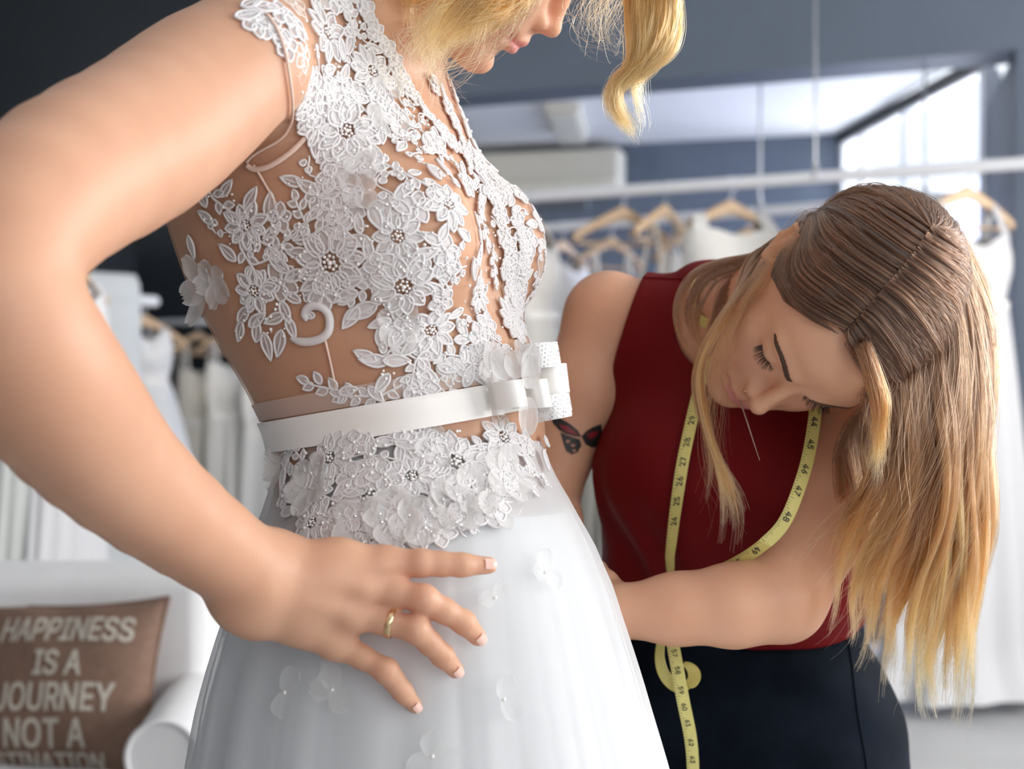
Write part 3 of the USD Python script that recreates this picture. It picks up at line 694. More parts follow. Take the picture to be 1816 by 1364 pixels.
def lace(kind, px, py, ang=0.0, size=1.0, at=None, hook2=None):
    if at is None:
        low = py > hip_line(px) - 4
        c, n, t1, t2, hit = (seat_skirt if low else seat)(px, py)
        if not hit: return
    else:
        low = False
        c, n = at; t1 = unit(np.cross([0, 0, 1.0], n)); t2 = np.cross(n, t1)
    hook = hook2 or (onto_skirt if low else onto)
    st_, pd = [], []
    j = lambda a: rng.normal(0, a)
    if kind == 'big':
        m = int(rng.integers(9, 12))
        for k in range(m):
            a = 2 * np.pi * k / m + j(.06); l = .024 * (1 + j(.08)); q = petal(a, .0065, l, .0052)
            st_.append((loop(q), .00130, .0006)); pd.append((q, .0007)); st_.append((petal(a, .0085, l * .84, .0024)[:9], .00095, .0009))
        for k in range(9):
            a = 2 * np.pi * k / 9 + .3; r = .0042 if k % 3 else .0026
            q = c + (math.cos(a) * t1 + math.sin(a) * t2) * r * size; bead(hook(q[None], .0018)[0], .0012 * size, crystals if k % 4 == 1 else beads)
        bead(hook(c[None], .0024)[0], .0017 * size)
    elif kind == 'flower':
        for k in range(5):
            a = 2 * np.pi * k / 5 + j(.08); q = petal(a, .0018, .0130 * (1 + j(.08)), .0050)
            st_.append((loop(q), .00115, .0006)); pd.append((q, .0007))
        bead(hook(c[None], .0022)[0], .0015 * size)
    elif kind == 'leaf':
        q = petal(0, -.0085, .0105, .0046, 9, .35)
        st_ += [(loop(q), .00115, .0006), (np.array([[-.0085, 0], [0, .0004], [.0100, 0]]), .0006, .0010)]; pd.append((q, .0009))
    elif kind == 'sprig':
        st_.append((np.array([[-.020, .001], [-.010, -.0015], [0, 0], [.012, .002], [.018, .001]]), .00115, .0006))
        for x, s_ in ((-.013, 1), (-.007, -1), (-.001, 1), (.005, -1), (.010, 1)):
            q = petal(s_ * (.75 + j(.1)), .0015, .0110, .0031, 7, .25) + [x, 0]; st_.append((loop(q), .00108, .0006)); pd.append((q, .0008))
        q = petal(0, .0, .0100, .0032, 7, .3) + [.015, .001]; st_.append((loop(q), .00108, .0006)); pd.append((q, .0008))
    elif kind == 'scroll':
        t = np.linspace(0, 1, 30); a = -1.2 + 5.2 * t; r = .0135 * (1 - .68 * t)
        st_.append((np.stack([r * np.cos(a), r * np.sin(a)], 1), .0019, .0005)); st_.append((np.stack([r * np.cos(a), r * np.sin(a)], 1) * 1.14, .00096, .0006))
    elif kind == 'vine':
        t = np.linspace(-1, 1, 12); st_.append((np.stack([t * .017, .004 * np.sin(t * 4 + j(1))], 1), .0008, .0006))
        for x in (-.012, -.004, .006, .014):
            q = petal(j(1.5) + 1.5, .001, .0065, .0026, 7); st_.append((loop(q + [x, 0]), .00096, .0006)); pd.append((q + [x, 0], .0006))
    cc, pp = motif(c, t1, t2, st_, pd, ang, size, j(.0004), hook)
    nm = {'big': 'lace_flower', 'flower': 'lace_blossom', 'leaf': 'lace_leaf', 'sprig': 'lace_sprig', 'scroll': 'lace_scroll', 'vine': 'lace_vine'}[kind]
    store = lace_store[kind]; store.append((cc, pp, c, low))
lace_store = {k: [] for k in ('big', 'flower', 'leaf', 'sprig', 'scroll', 'vine')}

# hand-placed motifs, where the photograph shows them
for x, y, a, s in ((590, 465, .2, 1.22), (612, 235, 0, 1.05), (715, 505, .4, 1.05), (575, 60, .1, 1.0), (455, 515, .3, .80), (705, 420, 0, .85), (440, 400, .5, .80), (790, 365, .2, .85), (760, 585, .1, .9), (655, 130, 0, .9), (840, 520, .3, .8),
                   (660, 890, .2, 1.05), (805, 825, 0, 1.05), (590, 815, .4, .85), (885, 780, .3, .9), (560, 930, .1, .8), (730, 850, .5, .8)):
    lace('big', x, y, a, s)
scroll_px = spline(np.array([(520, 598), (542, 605), (566, 602), (583, 590), (587, 568), (580, 549), (564, 541), (549, 545), (543, 556), (549, 565)], float), 46)
_sc = np.array([seat(x, y)[0] for x, y in scroll_px])
obj('lace_scroll', tube(onto(_sc, .0012), np.full(46, .0034) * np.interp(np.linspace(0, 1, 46), [0, .1, .8, 1], [.5, 1, 1, .75]), 10), M_cord, bodice, True)
taken_extra = [(p, 9) for p in scroll_px[::4]]
for x, y, a, s in ((645, 548, -2.6, 1.5), (625, 560, -2.2, 1.2), (500, 605, -1.8, 1.2), (478, 610, -1.3, 1.2), (665, 640, 3.0, 1.2), (650, 632, 2.7, 1.0), (520, 322, 2.8, 1.0), (447, 352, 1.0, 1.0), (480, 368, 1.5, 1.2), (404, 335, .9, .9), (372, 385, 2.6, .9), (345, 435, -1.2, 1.0), (362, 345, 2.0, 1.2),
                   (535, 450, 3.0, 1.2), (500, 470, 2.6, 1.1), (430, 585, -1.9, 1.0), (560, 500, -2.6, 1.3), (700, 640, 0, 1.1)):
    lace('leaf', x, y, a, s)
for x, y, a, s in ((585, 688, 2.85, 1.15), (640, 702, 3.0, 1.0), (700, 690, .3, 1.0), (760, 640, -.2, 1.1), (700, 610, .8, 1.0), (470, 430, -.6, 1.0), (540, 385, 1.9, .9), (400, 365, -.7, 1.0), (850, 400, -1.1, 1.0), (870, 470, -1.4, .9), (835, 310, -.7, .9), (745, 330, -.5, 1.1), (690, 300, 2.5, .9)):
    lace('sprig', x, y, a, s)
for path, sz, stepx in (([(690, 95), (715, 140), (752, 200), (800, 255), (845, 300), (872, 345), (895, 420), (903, 500), (912, 590)], .72, 15), ([(764, 142), (800, 205), (832, 268), (870, 310), (905, 360), (928, 430), (928, 490), (914, 550), (922, 600)], .70, 13),
                        ([(640, -10), (660, 50), (690, 95)], .75, 18), ([(534, 60), (532, 110), (530, 160), (546, 215), (562, 268)], .8, 19)):
    q = spline(np.array(path, float), 200); L_px = np.cumsum(np.r_[0, np.linalg.norm(np.diff(q, axis=0), axis=1)])
    for d_ in np.arange(0, L_px[-1], stepx):
        x, y = q[np.searchsorted(L_px, d_)] + rng.normal(0, 2, 2); lace('flower' if rng.random() < .6 else 'leaf', x - 3, y, rng.uniform(0, 6.28), sz * rng.uniform(.85, 1.15))
def onto_body(p, h):
    q = BB.snap(p, 0.0, 3); return q + BB.grad(q) * np.reshape(h, (-1, 1))
for x, y, k, a, s in ((436, 30, 'leaf', .4, 1.1), (452, 40, 'flower', 0, .95), (474, 48, 'flower', .5, .9), (492, 60, 'leaf', -.6, 1.1), (506, 82, 'flower', .2, .9), (498, 24, 'flower', .3, 1.0), (470, 14, 'leaf', .1, 1.2), (520, 45, 'flower', .3, 1.0), (520, 10, 'flower', .3, 1.1), (444, 8, 'leaf', .6, 1.0), (296, 10, 'leaf', .7, 1.1), (282, 24, 'leaf', .9, .9), (318, 0, 'flower', .2, 1.0)):
    c, hit = BB.ray(x, y, .85, 1.6)
    if hit[0]: lace(k, x, y, a, s, at=(c[0], BB.grad(c)[0]), hook2=onto_body)
dense = [Polygon([(430, -60), (425, 20), (450, 45), (480, 35), (515, 55), (536, 75), (528, 150), (545, 210), (562, 262), (578, 300), (540, 312), (505, 318), (512, 340), (545, 345), (575, 365), (545, 372), (470, 366), (440, 350), (392, 328), (360, 345), (358, 385), (388, 402), (398, 440), (425, 462),
    (470, 470), (440, 490), (415, 500), (425, 590), (470, 615), (520, 590), (545, 540), (560, 520), (610, 528), (640, 520), (672, 545), (668, 640), (620, 690), (600, 706), (720, 706), (860, 675), (900, 620), (915, 590), (903, 500), (895, 420), (872, 345), (845, 300), (800, 255), (752, 200), (690, 95), (660, 50), (640, 10), (640, -60)]),
    Polygon([(512, 800), (620, 788), (720, 765), (860, 735), (950, 735), (968, 800), (945, 860), (860, 925), (780, 950), (700, 985), (600, 965), (532, 962), (508, 880)])]
holes = [Polygon(h) for h in ([(430, 470), (500, 455), (478, 505), (440, 505)], [(552, 382), (580, 380), (578, 412), (555, 410)], [(640, 340), (682, 352), (660, 385), (648, 408), (632, 385)], [(672, 262), (730, 275), (728, 300), (690, 292)], [(745, 318), (800, 325), (805, 350), (765, 345)], [(700, 290), (735, 300), (730, 330), (705, 315)],
    [(720, 392), (775, 395), (770, 415), (725, 408)], [(800, 425), (830, 420), (832, 450), (806, 455)], [(818, 470), (845, 480), (840, 520), (822, 500)], [(598, 785), (612, 790), (612, 850), (600, 850)], [(670, 800), (712, 790), (705, 845), (676, 845)], [(585, 575), (672, 560), (665, 690), (590, 690)])]
taken = [(project(c[None])[0], 52 if k == 'big' else 20) for k, v in lace_store.items() for _a, _b, c, _l in v]
taken += taken_extra
solid = Polygon([(530, 60), (640, -50), (665, 60), (700, 110), (760, 210), (800, 260), (850, 310), (884, 380), (830, 340), (760, 310), (690, 265), (660, 300), (590, 312), (575, 290), (548, 210), (530, 130)])
def inside(x, y, m=0):
    p = Point(x, y); return any(d.contains(p) for d in dense) and not any(h.contains(p) for h in holes)
cand = np.column_stack([rng.uniform(340, 990, 9000), rng.uniform(-40, 985, 9000)])
for x, y in cand:
    if not inside(x, y): continue
    k = rng.choice(['flower', 'leaf', 'leaf', 'vine', 'sprig'], p=[.30, .22, .12, .24, .12]); r = {'flower': 17, 'leaf': 13, 'vine': 16, 'sprig': 19}[k]
    f_ = .56 if solid.contains(Point(x, y)) or y > 790 else .70
    if any(np.hypot(x - q[0], y - q[1]) < (r + s) * f_ for q, s in taken): continue
    taken.append((np.array([x, y]), r)); lace(k, x, y, rng.uniform(0, 6.28), rng.uniform(.85, 1.15))
# the side away from the camera and the far edge of the neckline carry the same lace
fv = np.array(bod.vertices); fn = sn[skd.query(fv)[1]]; away = fv[:, 1] - (fv - b_o) @ b_F * 0 > BD + .02
q = fv - b_o; s_, u_, r_ = q @ b_W, q @ b_F, q @ b_R; okv = (r_ < -.006) & (s_ > -.0) & ((s_ > .07) | (u_ > .03))
pts_far, nf = fv[okv], fn[okv]; order = rng.permutation(len(pts_far)); got = []
for i in order[:2600]:
    k = rng.choice(['flower', 'leaf', 'vine', 'big'], p=[.36, .24, .25, .15]); r = {'flower': .012, 'leaf': .010, 'vine': .012, 'big': .022}[k]
    if any(np.linalg.norm(pts_far[i] - g) < (r + s) * .75 for g, s in got): continue
    got.append((pts_far[i], r)); lace(k, 0, 0, rng.uniform(0, 6.28), rng.uniform(.9, 1.1), at=(pts_far[i], nf[i]))
names = {'big': 'lace_flower', 'flower': 'lace_blossom', 'leaf': 'lace_leaf', 'sprig': 'lace_sprig', 'scroll': 'lace_scroll', 'vine': 'lace_vine'}
M_lace = mat('guipure_lace', {'a': ('attribute', {'attribute': 'tint'}), 'p': ('principled_bsdf', {'base_color': (.86, .84, .845), 'roughness': .6, 'sheen_weight': .25, 'specular_ior_level': .35}), 'tl': ('translucent_bsdf', {'color': (.86, .83, .83)}), 'm': ('mix_closure', {'fac': .2}),
    'tr': ('transparent_bsdf', {}), 'sx': ('separate_color', {}), 'mm': ('mix_closure', {})},
    [('a.color', 'sx.color'), ('sx.r', 'mm.fac'), ('p.BSDF', 'm.closure1'), ('tl.BSDF', 'm.closure2'), ('tr.BSDF', 'mm.closure1'), ('m.closure', 'mm.closure2')], 'mm.closure')
n_lace = 0
for k, items in lace_store.items():
    items.sort(key=lambda it: it[2][1])                                          # nearest first
    rest_c = []
    for i, (cc, pp, c, low) in enumerate(items):
        m = cat(cc + pp); nc = sum(len(x.vertices) for x in cc)
        col = np.ones((len(m.vertices), 3)); col[nc:] = .85 if low else float(np.interp(project(c[None])[0][0], [520, 680], [.46, .85]))
        if i < 290: obj(names[k], m, M_lace, skirt if low else bodice, True, color=col)
        else: rest_c.append((m, col))
    if rest_c: obj(names[k], cat([m for m, _ in rest_c]), M_lace, bodice, True, kind='stuff', color=np.vstack([c for _, c in rest_c]))
# small beads over the lace
for _ in range(2600):
    x, y = rng.uniform(350, 980), rng.uniform(0, 975)
    if len(beads) > 900 or not inside(x, y): continue
    low = y > hip_line(x)
    c, n, t1, t2, hit = (seat_skirt if low else seat)(x, y)
    if hit: bead((onto_skirt if low else onto)(c[None], .0026)[0], rng.choice([.0008, .0011, .0014]), crystals if rng.random() < .22 else beads)
obj('pearl_beads', cat(beads), M_pearl, bodice, True, kind='stuff', label='tiny pearl beads sewn to the lace')
obj('crystal_beads', cat(crystals), M_crystal, bodice, False, kind='stuff', label='clear crystal beads at the flower centres')

# edges of the sheer bodice: armhole, seam, neckline
def seam(pts, r, m=M_sheer, nm='piping', lift=.0026, n=40, body=None):
    px = spline(np.array(pts, float), n); c, hit = (body or BB).ray(px[:, 0], px[:, 1], .85, 1.6); c = c[hit]
    if len(c) > 3: return obj(nm, tube(c + (body or BB).grad(c) * lift, r, 6), m, bodice, True)
M_pipe = plain('nude_binding', (.74, .55, .46), .6)
seam([(470, 28), (497, 75), (508, 130), (514, 190), (505, 235), (470, 262), (440, 288)], .0013, M_pipe)
seam([(440, 292), (462, 300), (505, 278), (546, 236)], .0024, M_pipe)
seam([(452, 292), (474, 330), (492, 362)], .0011, M_pipe); seam([(578, 600), (590, 650), (598, 690)], .0011, M_pipe)
seam([(682, 88), (700, 120), (745, 190), (800, 262), (856, 306), (882, 352), (898, 420)], .0009, M_pipe, body=BT)

# soft three-dimensional organza petals
def organza_petal(c, n, t1, t2, ang, L, w, curl, parent=None, nm='organza_petal', m=None, snapit=None, cup=.3):
    u = np.linspace(0, 1, 9); v = np.linspace(-1, 1, 9); U, V = np.meshgrid(u, v, indexing='ij')
    prof = np.sin(np.pi * np.clip(U * .86 + .07, 0, 1)) ** .6 * w; x = U * L; y = V * prof
    z = curl * L * U ** 1.6 + cup * prof * V ** 2 + .0015 * np.sin(9 * V + 5 * U + ang * 7) * U + .003
    d1 = math.cos(ang) * t1 + math.sin(ang) * t2; d2 = np.cross(n, d1)
    pts = c + x[..., None] * d1 + y[..., None] * d2 + z[..., None] * n
    g = grid_mesh(pts); return g
for x, y, L, k in ((388, 498, .030, 5), (640, 345, .026, 4), (705, 575, .030, 5), (640, 620, .016, 0), (560, 862, .034, 5), (700, 925, .040, 6), (745, 930, .034, 5), (640, 930, .030, 4), (868, 660, .032, 5), (915, 640, .026, 4), (830, 880, .034, 5), (895, 855, .036, 5), (770, 795, .024, 4), (640, 300, .022, 3), (655, 215, .020, 3), (690, 160, .020, 3), (705, 235, .018, 3), (880, 905, .03, 4), (800, 905, .034, 5)):
    low = y > hip_line(x)
    c, n, t1, t2, hit = (seat_skirt if low else seat)(x, y)
    if not hit or not k: continue
    ms = [organza_petal(c, n, t1, t2, 2 * np.pi * i / k + rng.uniform(-.3, .3) + x, L * rng.uniform(.55, .8), L * rng.uniform(.28, .4), rng.uniform(.10, .35)) for i in range(k)]
    obj('organza_blossom', cat(ms), M_organza, skirt if low else bodice, True)
c, n, t1, t2, hit = seat_skirt(512, 818)
if hit: obj('organza_blossom', cat([organza_petal(c, n, t1, t2, a, .026, .010, .3) for a in (2.2, 2.8, 3.5, 4.2)]), M_organza, skirt, True)
# the tuft that stands off the back of the bodice
c, n, t1, t2, hit = seat(372, 505)
for ang, L, w in ((-2.0, .040, .008), (2.2, .028, .012), (-2.6, .030, .011), (1.2, .02, .008)):
    obj('organza_petal', organza_petal(c, n, t1, t2, ang, L, w, .25), M_organza, bodice, True)

for x, y, L, k in ((952, 1020, .018, 3), (600, 1222, .022, 3), (520, 1228, .024, 2), (885, 1240, .020, 2), (768, 1340, .024, 3), (868, 1062, .016, 2)):
    c, n, t1, t2, hit = seat_skirt(x, y); c = c + n * .007
    obj('fabric_petals', cat([organza_petal(c, n, t1, t2, 2.4 * q + x, L * (.8 + .1 * q), L * .42, .10) for q in range(k)]), M_soft, skirt, True)
    obj('petal_pearl', blob(c + n * .003, (.0016,) * 3, 2), M_pearl, skirt, True)

# ---- belt with its bow
def belt_loop(s0, s1, off, n=140, w=3, a0=0.0, a1=2 * np.pi):
    an = np.linspace(a0, a1, n, endpoint=False); out = []
    for s in np.linspace(s0, s1, w):
        p = np.stack([bs(s, .30 * math.cos(a), .30 * math.sin(a)) for a in an]); c = bs(s, .0, 0)
        t = np.zeros(n); dr = p - c; dr = dr / np.linalg.norm(dr, axis=1)[:, None]
        lo, hi = np.full(n, .05), np.full(n, .30)
        for _ in range(22):
            m = (lo + hi) / 2; ins = BT(c + dr * m[:, None]) < off; lo = np.where(ins, m, lo); hi = np.where(ins, hi, m)
        out.append(c + dr * lo[:, None])
    return np.stack(out, 1)
bl = belt_loop(-.0065, .0185, .0060, w=6)
bl_in = belt_loop(-.0065, .0185, .0045, w=6)
belt = obj('belt', grid_mesh(np.concatenate([bl, bl_in[:, ::-1], bl[:, :1]], 1), True), M_satin, bride, True, label='ivory satin belt round the waist')
wb_ = belt_loop(.0195, .0345, .0032, w=3)
obj('waist_tape', grid_mesh(wb_, True), fabric('sheer_tape', (.80, .64, .56), .45, .5, .2, .2), belt, True, label='sheer tape above the belt')
M_net = mat('horsehair_net', {'tc': ('texture_coordinate', {}), 'mp': ('mapping', {'rotation': (.6, .5, .78), 'scale': (400., 400., 400.)}), 'v': ('voronoi_texture', {'feature': 'distance_to_edge', 'scale': 1.0, 'randomness': .15}),
    'c': ('math', {'math_type': 'less_than', 'value2': .19}), 'k': ('math', {'math_type': 'multiply_add', 'value2': .72, 'value3': .2}), 'tr': ('transparent_bsdf', {}), 'd': ('principled_bsdf', {'base_color': (.86, .86, .86), 'roughness': .4}), 'm': ('mix_closure', {})},
    [('tc.object', 'mp.vector'), ('mp.vector', 'v.vector'), ('v.distance', 'c.value1'), ('c.value', 'k.value1'), ('k.value', 'm.fac'), ('tr.BSDF', 'm.closure1'), ('d.BSDF', 'm.closure2')], 'm.closure')
def strip(pts, across, width, m, nm, n=18, thick=.0006):
    p = spline(np.array(pts), n); a = np.broadcast_to(np.asarray(across, float), p.shape)
    return obj(nm, ribbon(p, a, width, thick), m, belt, 40)
up = b_W
bw = lambda x, y, d: P(x, y, d)
# loops of satin, netting behind them, ends standing off to the front
strip([bw(872, 704, 1.118), bw(900, 700, 1.098), bw(926, 697, 1.100), bw(930, 697, 1.112), bw(905, 702, 1.125)], up, .0215, M_satin, 'bow_loop')
strip([bw(942, 697, 1.130), bw(956, 698, 1.110), bw(969, 697, 1.112), bw(972, 696, 1.130), bw(955, 697, 1.14)], up, .0225, M_satin, 'bow_loop')
strip([bw(955, 690, 1.15), bw(978, 676, 1.14), bw(1000, 670, 1.145), bw(1006, 672, 1.165), bw(985, 680, 1.18)], up + [.05, 0, 0], .0235, M_satin, 'bow_loop')
strip([bw(868, 704, 1.114), bw(878, 703, 1.105), bw(888, 702, 1.112)], up, .030, M_organza, 'bow_knot')
strip([bw(925, 632, 1.13), bw(955, 630, 1.125), bw(992, 628, 1.135)], up, .0200, M_net, 'net_ribbon')
strip([bw(930, 636, 1.15), bw(962, 633, 1.145), bw(990, 634, 1.16)], up, .0220, M_net, 'net_ribbon')
strip([bw(950, 728, 1.14), bw(980, 722, 1.130), bw(1011, 716, 1.14)], up, .0200, M_net, 'net_ribbon')
strip([bw(950, 715, 1.16), bw(982, 706, 1.155), bw(1010, 702, 1.165)], up, .0240, M_net, 'net_ribbon')
for x, y, a, L, w in ((918, 672, 1.9, .022, .009), (900, 672, 2.3, .020, .008), (935, 668, 1.4, .024, .008), (934, 705, -1.6, .030, .008), (938, 690, 1.57, .026, .008)):
    c = bw(x, y, 1.105); n = unit(np.array([.25, -.95, .1])); t1 = unit(np.array([1., 0, 0]) - n * n[0]); t2 = np.cross(n, t1); t2 = t2 if t2[2] > 0 else -t2
    obj('bow_petal', organza_petal(c, n, t1, t2, a, L, w, .1), M_organza, belt, True)
# ------------------------------------------------------------------ the seamstress, bent towards the dress
rng = np.random.default_rng(21)
def hand(B, w0, d, n, side=1, size=1.0, curl=.5):
    """a relaxed hand: wrist w0, fingers along d, n out of the back of the hand, thumb on side"""
    d = unit(d); n = unit(np.asarray(n) - (np.asarray(n) @ d) * d); s = np.cross(d, n) * side
    L = lambda x, y, z: w0 + (d * x + s * y + n * z) * size
    for k, (y0, y1, l, f) in enumerate(((.012, .027, .082, .070), (.004, .009, .086, .078), (-.005, -.009, .082, .072), (-.012, -.025, .076, .056))):
        k0 = L(l, y1, .003); B.chain([L(0, y0 * .8, 0), L(.04, (y0 + y1) / 2, .004), k0], np.array([.016, .0150, .0112]) * size, .014)
        a = curl * .9; p1 = k0 + (d * math.cos(a) - n * math.sin(a) + s * y1 * 2) * f * .45 * size; b = a + curl * 1.3; p2 = p1 + (d * math.cos(b) - n * math.sin(b)) * f * .30 * size; c = b + curl * .8; p3 = p2 + (d * math.cos(c) - n * math.sin(c)) * f * .24 * size
        B.chain([k0, p1, p2, p3], np.array([.0108, .0092, .0082, .0066]) * size, .004)
    B.chain([L(.012, .016, -.004), L(.040, .040, -.014), L(.066, .046, -.026), L(.088, .040, -.036)], np.array([.015, .0130, .0102, .0078]) * size, .008)

s_nb, s_w = P(1318, 520, 1.475), P(1298, 1100, 1.57)
s_shR, s_shL = P(1080, 562, 1.55), P(1584, 668, 1.43)
s_W = unit(s_nb - s_w); s_X = s_shL - s_shR; s_X = unit(s_X - (s_X @ s_W) * s_W); s_F = np.cross(s_X, s_W)
ss = lambda s, u, v: s_w + s_W * s + s_F * u + s_X * v
ST = Body()
ST.loft(s_w, (s_W, s_F, s_X), [-.14, -.06, 0, .06, .12, .19, .25, .30, .34, .38], [.0, .0, 0, .0, .004, .006, -.005, -.015, -.02, -.02], [.0, .0, .0, .004, .012, .020, .024, .02, .012, .01],
        [.105, .098, .088, .092, .104, .110, .092, .074, .056, .042], [.105, .095, .085, .086, .094, .098, .094, .078, .056, .042], [.160, .144, .128, .130, .140, .152, .158, .148, .105, .060], 2.2, .02, 1, .02)
for e in (-1, 1):
    ST.ellipsoid(ss(.185, .070, e * .072 + .015), (.055, .056, .058), (s_W, s_F, s_X), .035)
ST.capsule(ss(.315, -.01, -.06), s_shR, .042, .047, .05); ST.capsule(ss(.30, -.01, .08), s_shL, .042, .046, .05)
s_M = np.eye(4); s_M[:3, :3] = np.array([[0.7366, 0.466, -0.4902], [0.3455, -0.8823, -0.3196], [-0.5814, 0.066, -0.8109]]); s_M[:3, 3] = [0.2934, 1.3002, 1.1658]
hw = lambda *q: s_M[:3, 3] + s_M[:3, :3] @ np.asarray(q, float)
SB = Body(); SB.prims = list(ST.prims)
SB.capsule(s_nb + s_W * -.02, hw(0, -.055, -.020), .056, .054, .03)
eR, wR = P(962, 885, 1.53), P(978, 1018, 1.42)
SB.chain([s_shR, s_shR * .6 + eR * .4, eR], [.046, .0435, .036], .015); SB.chain([eR, eR * .65 + wR * .35, wR], [.037, .037, .025], .015)
hand(SB, wR, P(1036, 1032, 1.33) - wR, [-.3, .5, .6], 1, .92, .35)
eL, wL = P(1388, 1062, 1.315), P(1092, 1086, 1.305)
SB.chain([s_shL, P(1503, 872, 1.37), eL], [.047, .0415, .0370], .018); SB.chain([eL, P(1300, 1074, 1.305), P(1200, 1080, 1.305), wL], [.0375, .0355, .0300, .0240], .018)
hand(SB, wL, P(1030, 1082, 1.375) - wL, [.1, -.75, .5], -1, .92, .3)
# hips and bent legs
pel = s_w - s_W * .135 + [0, .01, 0]
for e in (-1, 1):
    hp = pel + s_X * e * .085; kn = hp + np.array([-.12 + .06 * e, -.26, -.31]); an_ = kn + np.array([.05, .22, -.30]); an_[2] = .085
    SB.chain([hp, (hp + kn) / 2, kn, kn * .55 + an_ * .45, an_], [.090, .078, .055, .052, .037], .03)
    SB.chain([an_ + [0, .03, -.035], an_ + [-.04, -.09, -.050], an_ + [-.07, -.16, -.058]], [.038, .033, .024], .03)
    if e < 0: legs = []
    legs.append((hp, kn, an_))
s_head = head_prims(SB, s_M)
seam_p = thing('person', 'bent young woman in a dark red sleeveless blouse with long brown-to-blonde hair, tape round neck', 'person')
sm = surface(SB, (-.06, 1.0, 0.0), (.56, 1.98, 1.36), .0022)
obj('body', sm, M_skin, seam_p, True, color=skin_tint(sm.vertices, s_M, SKIN * [1.10, 1.08, 1.06]))

# blouse: follows the torso, loose at the waist, cut at neck and armholes
M_blouse = mat('red_crepe', {'tc': ('texture_coordinate', {}), 'n': ('noise_texture', {'scale': 420.0, 'detail': 2.0}), 'b': ('bump', {'strength': .12, 'distance': .0004}),
    'p': ('principled_bsdf', {'base_color': (.135, .0025, .0045), 'roughness': .68, 'sheen_weight': .05, 'sheen_tint': (1, .2, .15), 'specular_ior_level': .15})}, [('tc.object', 'n.vector'), ('n.fac', 'b.height'), ('b.normal', 'p.normal')])
def plane_cut(*planes):
    def fn(p):
        d = None
        for c, n in planes:
            x = (p - c) @ n; d = x if d is None else np.maximum(d, x)
        return d
    return fn
BL = Body()
def blouse_d(p):
    q = p - s_w; s, u, v = q @ s_W, q @ s_F, q @ s_X
    loose = .010 + .016 * np.clip(1 - s / .16, 0, 1)
    ang = np.arctan2(v, u)
    fold = np.sin(11 * ang + 9 * s + 2.2 * np.sin(3 * ang + 14 * s)) * .0055 * np.clip(1 - (s - .02) / .22, 0, 1) + np.sin(26 * (v * .55 + s * .6) + 4 * np.sin(11 * v + 2)) * .0042 * (u > 0) * np.clip((.30 - s) / .1, 0, 1)
    k = np.clip((s - .004) / .05, 0, 1)
    return (ST(p) - (loose + fold) * k - .002) * .85
BL.add(blouse_d, ss(.1, 0, 0), .42, .005)
nR = np.cross(P(1150, 462, 1.53) - P(1058, 720, 1.475), P(1080, 730, 1.67) - P(1058, 720, 1.475)); nR = unit(nR); nR = nR if nR[0] > 0 else -nR
nL = np.cross(P(1500, 590, 1.43) - P(1442, 800, 1.385), P(1500, 790, 1.55) - P(1442, 800, 1.385)); nL = unit(nL); nL = nL if nL[0] < 0 else -nL
BL.add(plane_cut((P(1150, 462, 1.53), nR), (ss(.150, 0, 0), -s_W)), ss(.3, 0, -.2), .6, .006, -1)
BL.add(plane_cut((P(1500, 590, 1.43), nL), (ss(.165, 0, 0), -s_W)), ss(.3, 0, .2), .6, .006, -1)
NK = Body(); NK.capsule(s_nb + s_W * -.035 + s_F * .012, hw(0, -.06, -.02), .067, .07)
BL.add(lambda p: NK(p), (s_nb + hw(0, -.06, -.02)) / 2, .3, .006, -1)
BL.add(lambda p: (p - s_w) @ -s_W - .012, s_w, .6, .006, 0)
blm = surface(BL, ss(.15, 0, 0) - .34, ss(.15, 0, 0) + .34, .0032)
blouse = obj('blouse', blm, M_blouse, seam_p, True, label='dark red sleeveless blouse')
# stand of the collar and the yoke seam
for pts in ([(1128, 492), (1170, 494), (1215, 496), (1250, 500)],):
    px = spline(np.array(pts, float), 20); c, hit = BL.ray(px[:, 0], px[:, 1], 1.2, 1.8)
    if hit.sum() > 3: obj('yoke_seam', tube(c[hit] + BL.grad(c[hit]) * .0006, .0011, 6), M_blouse, blouse, True)
# armhole binding

# trousers
M_trouser = mat('navy_twill', {'tc': ('texture_coordinate', {}), 'mp': ('mapping', {'rotation': (0, .7, .4), 'scale': (1, 1, 1)}), 'w': ('wave_texture', {'scale': 320.0}), 'b': ('bump', {'strength': .15, 'distance': .0003}), 'n': ('noise_texture', {'scale': 14.0, 'detail': 4.0}), 'r': ('rgb_ramp', {'ramp': [(.35, (.003, .005, .009)), (.7, (.007, .011, .019))]}),
    'p': ('principled_bsdf', {'roughness': .8, 'sheen_weight': .0, 'specular_ior_level': .05})}, [('tc.object', 'mp.vector'), ('mp.vector', 'w.vector'), ('w.fac', 'b.height'), ('b.normal', 'p.normal'), ('tc.object', 'n.vector'), ('n.fac', 'r.fac'), ('r.color', 'p.base_color')])
TR0 = Body()
TR0.loft(s_w, (s_W, s_F, s_X), [-.24, -.16, -.10, -.05, -.01, .014], [-.01, -.006, 0, 0, 0, 0], 0.0, [.118, .120, .114, .108, .100, .098], [.130, .135, .125, .112, .100, .097], [.186, .184, .172, .158, .141, .138], 2.3, .03, 1, .006)
for hp, kn, an_ in legs: TR0.chain([hp, (hp + kn) / 2, kn, kn * .5 + an_ * .5, an_ + [0, 0, .05]], [.104, .098, .074, .068, .056], .05)
TRB = Body()
TRB.add(lambda p: (TR0(p) - .003 - .0035 * np.sin(p[:, 2] * 95 + 5 * np.sin(p[:, 0] * 17) + 3 * np.sin(p[:, 1] * 11)) * np.clip(.5 + .5 * np.sin(p[:, 0] * 23 + 2), .25, 1)) * .85, pel, .9, .005)
trm = surface(TRB, (-.2, .95, .06), (.56, 1.95, 1.0), .005)
